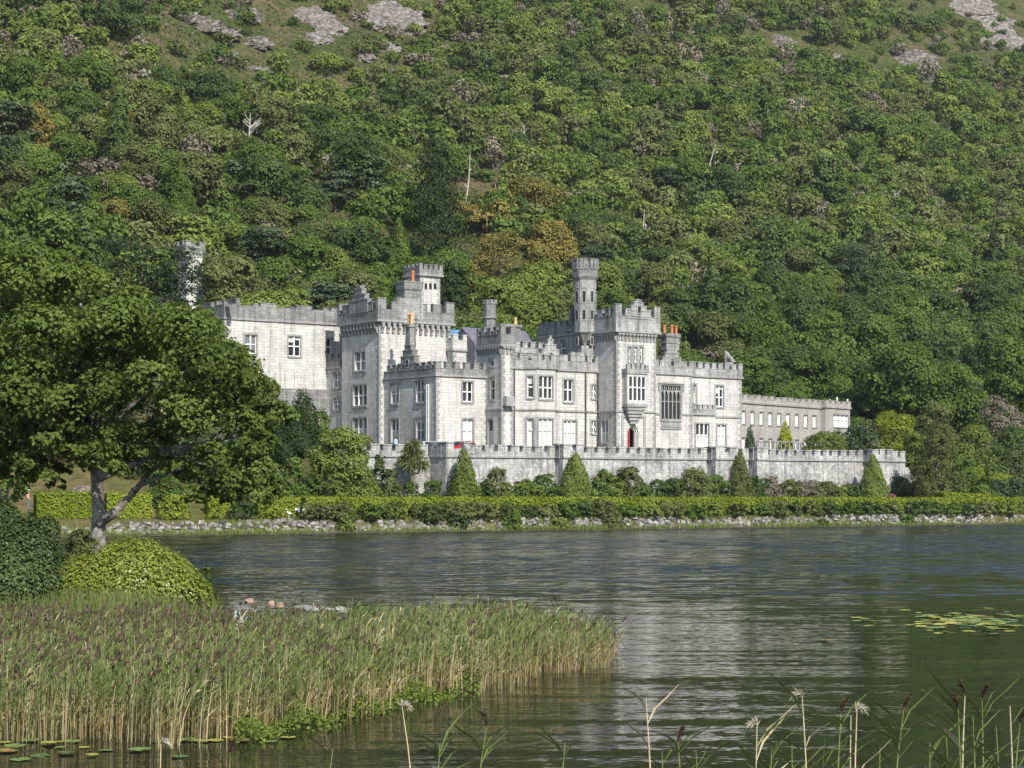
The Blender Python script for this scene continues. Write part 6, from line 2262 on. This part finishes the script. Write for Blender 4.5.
# coarse grass on the point of land behind the reeds
n = 26000
Y = r.uniform(54, 80, n); X = r.uniform(-25, -8, n)
k = ground_z(X, Y) > .02
X, Y = X[k], Y[k]; n = len(X)
B = np.stack([X, Y, ground_z(X, Y) - .03], 1)
T = B + np.stack([r.normal(scale=.12, size=n), r.normal(scale=.12, size=n), r.uniform(.15, .55, n)], 1)
s_ = np.stack([r.uniform(.008, .018, n), r.normal(scale=.006, size=n), 0 * X], 1)
pg = mesh_np('bank_grass', np.stack([B - s_, B + s_, T + s_ * .2, T - s_ * .2], 1), 4, [rm], tint=r.uniform(0, .45, n), hgt=np.repeat(r.uniform(.45, .7, n), 4))
tag(pg, 'rough grass on the point of land', kind='stuff')

# ------------------------------------------------------------------ stones, posts, lily pads
def stone(label, px, py, w_, h_, mat, seed, group='stones at the tip of the point'):
    Y = FPX * CAMH / (py - HZ); x = (px - 512) / FPX * Y
    bm = bmesh.new(); bmesh.ops.create_icosphere(bm, subdivisions=3, radius=1.0)
    for vtx in bm.verts:
        d_ = vtx.co.normalized(); q = d_ * 1.5 + Vector((seed, 0, 0)); k = 1 + .4 * mnoise.noise(q) + .15 * mnoise.noise(q * 3)
        vtx.co = Vector((d_.x * w_ / 2 * k, d_.y * w_ / 2 * k, d_.z * h_ * k))
    me = bpy.data.meshes.new('stone'); bm.to_mesh(me); bm.free(); me.materials.append(mat)
    o = bpy.data.objects.new('stone', me); col.objects.link(o); o.location = (x, Y, .03)
    return tag(o, label, 'stone', group)
M['redstone'] = plain_mat('reddish_stone', (.28, .18, .14), .9, .25, 2.0)
for i, (lab, px, py, w_, h_, m_) in enumerate([('reddish flat stone standing out of the water', 250, 602.5, .36, .12, 'redstone'), ('small reddish stone right of the flat one', 271, 605, .3, .12, 'redstone'), ('little orange-brown stone touching the reddish one', 280, 606.5, .25, .12, 'redstone'),
        ('flat grey slab awash behind the reeds', 246, 611, 1.0, .10, 'st2'), ('long pale slab at the water line', 318, 610, 1.1, .07, 'st1'), ('pale rounded stone right of the long slab', 340, 611, .42, .13, 'st1'),
        ('flat grey stone beyond the long slab', 304, 607.5, .8, .06, 'st2'), ('small tan stone in the reeds', 347, 622, .18, .1, 'redstone'), ('small brown stone left of the tan stone', 327, 625, .18, .1, 'redstone'), ('dark low stone nearest the dome-shaped bush', 232, 614, .7, .12, 'st3')]):
    stone(lab, px, py, w_, h_, M[m_], i * 3.1)
M['bluepaint'] = plain_mat('pale_blue_paint', (.42, .55, .60), .6, .12, 3.0)
for lab, px, top in (('left of two pale blue stakes leaning in the reeds', 235, 611.5), ('right of two pale blue stakes leaning in the reeds', 240.5, 611)):
    Y = 56.0; x = (px - 512) / FPX * Y
    zt = CAMH + (HZ - top) / FPX * Y
    mb = MB()
    mb.hexa([(.10, -.03, -.2), (.17, -.03, -.2), (.17, .03, -.2), (.10, .03, -.2), (-.05, -.035, zt), (.03, -.035, zt + .03), (.03, .035, zt + .03), (-.05, .035, zt)])
    o = mb.build('stake', [M['bluepaint']]); o.location = (x, Y, 0)
    tag(o, lab, 'stake', 'pale blue stakes')

PADM = [plain_mat('lily_yellow', (.34, .33, .06), .35, .25, 2.0), plain_mat('lily_green', (.13, .20, .05), .35, .25, 2.0), plain_mat('lily_dark', (.07, .12, .03), .35, .25, 2.0), plain_mat('lily_rust', (.27, .17, .05), .4, .25, 2.0)]
def pad_mesh(mat, seed):
    rr = np.random.default_rng(seed); mb = MB()
    k = 16
    top, bot = [], []
    for i in range(k):
        a = .22 + (2 * math.pi - .44) * i / (k - 1)
        q = 1 + .06 * rr.normal()
        top.append((q * math.cos(a), q * math.sin(a), .05 + .05 * rr.random()))
    cc = (.08, 0, .015)
    for i in range(k - 1):
        mb.face([cc, top[i], top[i + 1]]); mb.face([(cc[0], cc[1], 0), (top[i + 1][0], top[i + 1][1], top[i + 1][2] - .03), (top[i][0], top[i][1], top[i][2] - .03)])
        mb.face([top[i], (top[i][0], top[i][1], top[i][2] - .03), (top[i + 1][0], top[i + 1][1], top[i + 1][2] - .03), top[i + 1]])
    o = mb.build('lily_pad', [mat])
    me = o.data; bpy.data.objects.remove(o)
    return me
PADS = [(pad_mesh(m_, 50 + i), n_) for i, (m_, n_) in enumerate([(PADM[0], 'yellow'), (PADM[0], 'yellow'), (PADM[1], 'green'), (PADM[1], 'green'), (PADM[2], 'dark green'), (PADM[3], 'rust-coloured')])]
def pad(px, py, R, where, k=None):
    i = int(r.choice(6, p=[.28, .22, .2, .14, .1, .06])) if k is None else k
    Y = FPX * CAMH / (py - HZ)
    o = bpy.data.objects.new('lily_pad', PADS[i][0]); col.objects.link(o)
    o.location = ((px - 512) / FPX * Y, Y, .004 + r.uniform(0, .02)); o.scale = (R, R, R * r.uniform(.5, 1.4)); o.rotation_euler = (r.normal(scale=.03), r.normal(scale=.03), r.uniform(0, 6.28))
    tag(o, f'{PADS[i][1]} lily pad floating {where}', 'lily pad', f'{PADS[i][1]} lily pads {where}')
for _ in range(170):
    a = r.uniform(0, 6.28); q = math.sqrt(r.random())
    q = min(1.25, abs(r.normal(scale=.52)))
    pad(968 + 92 * q * math.cos(a), 621.5 + 14.5 * q * math.sin(a) - .9 * q * math.cos(a), r.uniform(.10, .23), 'in the large patch on the right')
for px, py in [(856, 621), (866, 620.6), (874, 621.3), (868, 626), (822, 640.5), (829, 641)]:
    pad(px, py, r.uniform(.14, .2), 'apart from the patch, out on open water')
for px, py, k in [(4, 743, 1), (14, 747, 3), (30, 741, 2), (52, 744, 0), (60, 748, 2), (66, 754, 4), (72, 742, 3), (92, 756, 1), (40, 756, 4), (20, 760, 2), (105, 751, 2), (6, 752, 5), (84, 748, 1), (140, 751, 3)]:
    pad(px, py, r.uniform(.09, .18), 'below the left part of the reed bed', k)
for px, py, k in [(187, 741, 3), (200, 742, 1), (215, 741, 0), (231, 738, 0), (180, 757, 4), (240, 741, 5), (270, 742, 3), (288, 738, 1), (160, 742, 2)]:
    pad(px, py, r.uniform(.09, .17), 'at the edge of the marsh plants', k)

# ------------------------------------------------------------------ single reeds on the near bank
STEM_G = plain_mat('reed_stem_green', (.15, .20, .06), .7, .2, 6.0)
STEM_D = plain_mat('reed_stem_straw', (.50, .43, .28), .8, .2, 6.0)
def reed(label, px, tip, Y, dry, plume, blades, seed, lean=None):
    rr = np.random.default_rng(seed)
    x = (px - 512) / FPX * Y; z = min(gz(x, Y), .25); z = max(z, -.1)
    H = CAMH + (HZ - tip) / FPX * Y - z
    lean = rr.normal(scale=.05) if lean is None else lean
    root = empty('reed', (x - lean * H, Y, z))
    top = (lean * H, .0, H)
    pts = [(0, 0, -.1), (lean * H * .3, 0, H * .45), (lean * H * .7, .01, H * .8), top]
    mb = MB(); mb.tube(pts, [.0085, .0075, .006, .0035], 6)
    mb.build('stem', [STEM_D if dry else STEM_G], root)
    for j in range(blades + 3 if blades else 0):
        f = rr.uniform(.45, .96); b = np.array([lean * H * f ** 1.3, 0, H * f])
        sg = rr.choice([-1, 1]); ln = rr.uniform(.26, .55)
        d = np.array([sg * rr.uniform(.35, .8), rr.normal(scale=.35), 1.0]); d /= np.linalg.norm(d)
        q = [b, b + d * ln * .4, b + d * ln * .75 + np.array([sg * .05, 0, -.03]), b + d * ln + np.array([sg * .12, 0, -.10 * rr.random()])]
        wd = [.006, .019, .014, .001]
        sd = np.array([.55, .8 * sg, 0.0]); nrm = np.cross(d, sd); nrm /= np.linalg.norm(nrm)
        sd = np.cross(nrm, d)
        mb = MB()
        for i in range(3):
            mb.face([q[i] - sd * wd[i], q[i + 1] - sd * wd[i + 1], q[i + 1] + nrm * .002, q[i] + nrm * .002])
            mb.face([q[i] + nrm * .002, q[i + 1] + nrm * .002, q[i + 1] + sd * wd[i + 1], q[i] + sd * wd[i]])
        mb.build('blade', [STEM_D if dry and rr.random() < .7 else STEM_G], root)
    if plume:
        n = 120
        u_ = rr.random(n); dr = 1 if rr.random() < .75 else -1
        pale = plume == 'pale'
        ax_ = np.array([dr * (.05 if pale else .03), 0, .0])
        C = np.stack([top[0] + dr * (.07 if pale else .03) * u_ ** 2 - dr * .004, 0 * u_, top[2] - .03 + .17 * u_ - (.15 if pale else .02) * u_ ** 2], 1)
        d_ = np.stack([dr * (.25 + .9 * u_) + rr.normal(scale=.35, size=n), rr.normal(scale=.35, size=n), (.9 - (2.0 if pale else .6) * u_) + rr.normal(scale=.3, size=n)], 1)
        d_ /= np.linalg.norm(d_, axis=1, keepdims=True)
        ln = rr.uniform(.035, .085, n)[:, None]
        s_ = np.cross(d_, unit(n, rr)); s_ *= .0042 / (np.linalg.norm(s_, axis=1, keepdims=True) + 1e-9)
        V = np.stack([C - d_ * ln * .15, C + d_ * ln * .5 - s_, C + d_ * ln, C + d_ * ln * .5 + s_], 1).reshape(-1, 3)
        mesh_np('plume', V, 4, [LEAF['paleplume' if plume == 'pale' else 'plume']], tint=rr.uniform(0, 1, n), parent=root)
    return tag(root, label, 'reed', 'single reeds on the near bank')
RD = [(646, 698, 17.5, True, None, 1, 'bare straw-coloured reed stalk left of the tall plumed one'), (802, 694, 17, True, 'pale', 3, 'tall straw reed topped by a small pale plume'), (757, 724, 17.2, True, 'pale', 5, 'leafy reed with a small pale plume left of the tallest'),
      (841, 712, 17, False, 'dark', 2, 'green reed with a dark plume beside the drooping pale plume'), (857, 708, 16.6, True, 'pale', 3, 'reed with a large drooping pale plume'), (851, 716, 17.8, True, None, 1, 'leaning straw stalk under the drooping plume'),
      (904, 708, 17, False, 'dark', 7, 'leafy green reed with a broad dark plume alone'), (965, 694, 16.8, True, 'dark', 4, 'tall reed with dark plume in the right-hand clump'), (958, 706, 16.2, False, 'dark', 7, 'broad-leaved green reed left in the right-hand clump'),
      (973, 716, 17.3, False, None, 8, 'leafiest green reed in the right-hand clump'), (982, 698, 17.4, False, 'dark', 4, 'green reed with dark plume right of the tallest in the clump'), (1010, 706, 17, True, None, 2, 'bare straw stalk at the right edge'),
      (996, 726, 16.8, False, None, 7, 'short leafy reed left of the bare stalk at the right edge'), (1020, 722, 17.2, False, 'dark', 6, 'leafy reed cut by the right edge'), (945, 728, 17.6, False, None, 6, 'short leafy reed at the left of the right-hand clump'),
      (930, 742, 17, False, None, 5, 'very short reed between the two dark plumes'), (792, 742, 17.3, False, None, 6, 'short leafy reed under the tall straw reed'), (772, 746, 17, False, None, 5, 'short reed right of the leafy plumed reed'),
      (678, 740, 17.6, False, 'dark', 4, 'faint dark-plumed reed right of the bare stalk'), (696, 752, 17, False, None, 4, 'short reed right of the faint dark-plumed one'), (662, 752, 16.8, False, None, 4, 'short green blades beside the bare stalk'),
      (565, 742, 17.2, False, None, 4, 'lone short green reed left of the bare stalk'), (487, 724, 17.4, False, 'dark', 4, 'green reed rising below the reed bed'), (440, 744, 17, False, None, 4, 'short green reed left of the one below the reed bed'),
      (402, 706, 18, True, 'pale', 0, 'pale twisted dry stalk standing in the water'), (333, 748, 17.4, False, None, 4, 'short green reed right of the lily pads'), (230, 752, 17, False, 'dark', 3, 'dark-plumed reed at the lily pads'),
      (161, 742, 18, True, 'pale', 0, 'small dry twisted stalk among the lily pads'), (880, 748, 17, False, None, 5, 'short leafy reed right of the drooping plume'), (825, 738, 17.2, False, None, 5, 'short leafy reed left of the dark-plumed green one')]
for i, (px, tip, Y, dry, plume, bl_, lab) in enumerate(RD):
    reed(lab, px, tip, Y, dry, plume, bl_, 400 + i)

# ------------------------------------------------------------------ cars and people
def car(label, x, y, z, rz, paint, name='parked_car'):
    root = empty(name, (x, y, z), rz)
    bodyprof = [(-2.05, .32), (-2.1, .62), (-1.95, .86), (-1.2, .95), (-.55, 1.40), (.15, 1.48), (1.05, 1.42), (1.75, .98), (2.02, .92), (2.08, .45), (2.0, .30)]
    mb = MB()
    mb.poly((0, 0), (1, 0), (0, -1), bodyprof, (-.84, .84), 0)
    body = mb.build('body', [paint], root)
    mb = MB()
    mb.poly((0, 0), (1, 0), (0, -1), [(-1.05, .97), (-.5, 1.35), (.15, 1.42), (1.0, 1.36), (1.55, 1.0)], (-.85, .85), 0)
    mb.build('side_windows', [M['glass']], root)
    for nm, a, b in (('windscreen', (-1.17, .975), (-.58, 1.385)), ('rear_window', (1.12, 1.385), (1.70, 1.02))):
        nx_, nz_ = (-(b[1] - a[1]), (b[0] - a[0])); ln = math.hypot(nx_, nz_); o_ = (nx_ / ln * .012, nz_ / ln * .012)
        mb = MB()
        mb.face([(a[0] + o_[0], -.72, a[1] + o_[1]), (a[0] + o_[0], .72, a[1] + o_[1]), (b[0] + o_[0], .66, b[1] + o_[1]), (b[0] + o_[0], -.66, b[1] + o_[1])])
        mb.build(nm, [M['glass']], root)
    for sx in (-1.28, 1.3):
        for sy in (-.8, .8):
            w = MB()
            A = np.linspace(0, 2 * math.pi, 17)[:-1]
            for s_, m_ in ((1, 0), (.6, 1)):
                w.poly((sx, sy), (1, 0), (0, 1), [(.31 * s_ * math.cos(t), .31 + .31 * s_ * math.sin(t)) for t in A], (-.1 - .004 * m_, .1 + .004 * m_), m_)
            w.build('wheel', [M['iron'], M['lead']], root)
    for sy in (-.6, .6):
        mb = MB(); mb.box(-2.12, -2.02, sy - .18, sy + .18, .62, .76); mb.build('headlight', [M['paint']], root)
    return tag(root, label, 'car')
RED = plain_mat('red_car_paint', (.45, .02, .02), .25, .05, 1.0); SILV = plain_mat('silver_blue_car_paint', (.45, .52, .58), .25, .05, 1.0)
for px, v_, mat_, lab in ((460, -7.0, RED, 'red car parked on the terrace, its roof showing over the wall'), (430, -4.5, SILV, 'silver-blue car parked on the terrace beside the white drainpipe')):
    u_ = F_(px, v_)
    car(lab, AX + CC * u_ - SS * v_, AY + SS * u_ + CC * v_, 7.08, math.atan2(SS, CC) + (.25 if mat_ is RED else 1.2), mat_)


def person(label, x, y, z, rz, top_c, leg_c, skin=(.5, .3, .22), cap=None, hair=(.05, .035, .02)):
    root = empty('person', (x, y, z), rz)
    Vt = [(0, 0, .95), (0, 0, 1.12), (0, 0, 1.32), (0, .01, 1.46), (0, .02, 1.55), (0, .03, 1.66),
          (.1, 0, .9), (.11, .03, .5), (.11, -.05, .1), (.11, .1, .04), (-.1, 0, .9), (-.11, .1, .5), (-.11, .18, .1), (-.11, .32, .06),
          (.19, 0, 1.42), (.25, -.04, 1.15), (.25, .08, .92), (.25, .12, .84), (-.19, 0, 1.42), (-.25, .05, 1.15), (-.24, .2, .95), (-.24, .25, .88)]
    E = [(0, 1), (1, 2), (2, 3), (3, 4), (4, 5), (0, 6), (6, 7), (7, 8), (8, 9), (0, 10), (10, 11), (11, 12), (12, 13), (3, 14), (14, 15), (15, 16), (16, 17), (3, 18), (18, 19), (19, 20), (20, 21)]
    R = [.15, .14, .16, .10, .06, .105, .10, .07, .05, .045, .10, .07, .05, .045, .075, .05, .04, .035, .075, .05, .04, .035]
    me = bpy.data.meshes.new('body'); me.from_pydata(Vt, E, [])
    o = bpy.data.objects.new('body', me); col.objects.link(o); o.parent = root
    o.modifiers.new('Skin', 'SKIN'); o.modifiers.new('Sub', 'SUBSURF').levels = 2
    o.modifiers['Sub'].render_levels = 2
    for i, sv in enumerate(me.skin_vertices[0].data): sv.radius = (R[i], R[i]); sv.use_root = (i == 0)
    m, nt, p = new_mat('clothing_and_skin')
    g = nd(nt, 'ShaderNodeTexCoord'); s_ = nd(nt, 'ShaderNodeSeparateXYZ'); nt.links.new(g.outputs['Object'], s_.inputs[0])
    mr = nd(nt, 'ShaderNodeMath', operation='DIVIDE'); nt.links.new(s_.outputs['Z'], mr.inputs[0]); mr.inputs[1].default_value = 1.8
    cr = ramp(nt, mr.outputs[0], [(0.0, (.03, .03, .03)), (.055, leg_c), (.53, top_c), (.83, skin)])
    cr.node.color_ramp.interpolation = 'CONSTANT'
    nt.links.new(cr, p.inputs['Base Color']); p.inputs['Roughness'].default_value = .85
    me.materials.append(m)
    mb = MB()
    if cap:
        mb.prism(0, .03, .125, 1.68, 1.74, 12, 0, .12); mb.prism(0, .03, .12, 1.74, 1.80, 12, 0, .06); mb.box(-.08, .08, .12, .24, 1.675, 1.695)
        mb.build('cap', [plain_mat('cap_cloth', cap, .8, .1, 4.0)], root)
    else:
        mb.prism(0, .0, .118, 1.62, 1.72, 12, 0, .125); mb.prism(0, .015, .125, 1.72, 1.79, 12, 0, .07)
        mb.build('hair', [plain_mat('hair', hair, .8, .2, 8.0)], root)
    return tag(root, label, 'person')
u_ = F_(395.5, -7.2)
person('person in dark clothes with a pale blue top standing at the terrace parapet', AX + CC * u_ + SS * 7.2, AY + SS * u_ - CC * 7.2, 7.1, 2.4, (.42, .56, .66), (.03, .03, .04))
Yq = Yshore(27, 4.6); xq = (27.5 - 512) / FPX * Yq
person('person in a pink top and pale cap walking behind the dark holly bush', xq, Yq, CAMH + (HZ - 488.5) / FPX * Yq - 1.80, -1.2, (.68, .30, .26), (.12, .13, .16), cap=(.62, .72, .78))

# ------------------------------------------------------------------ air between the camera and the mountainside
hm = bpy.data.materials.new('haze_air'); hm.use_nodes = True
nt = hm.node_tree; nt.nodes.clear()
pv = nd(nt, 'ShaderNodeVolumePrincipled')
pv.inputs['Color'].default_value = (.86, .92, 1.0, 1)
pv.inputs['Density'].default_value = .00009
pv.inputs['Anisotropy'].default_value = .3
nt.links.new(pv.outputs[0], nd(nt, 'ShaderNodeOutputMaterial').inputs['Volume'])
mb = MB()
zmax = float(GZ.max()) + 40
mb.box(-1000, 1100, -100, 1600, -3.0, zmax)
hz = mb.build('haze', hm)
tag(hz, 'thin summer haze over the lake and mountainside', kind='stuff')
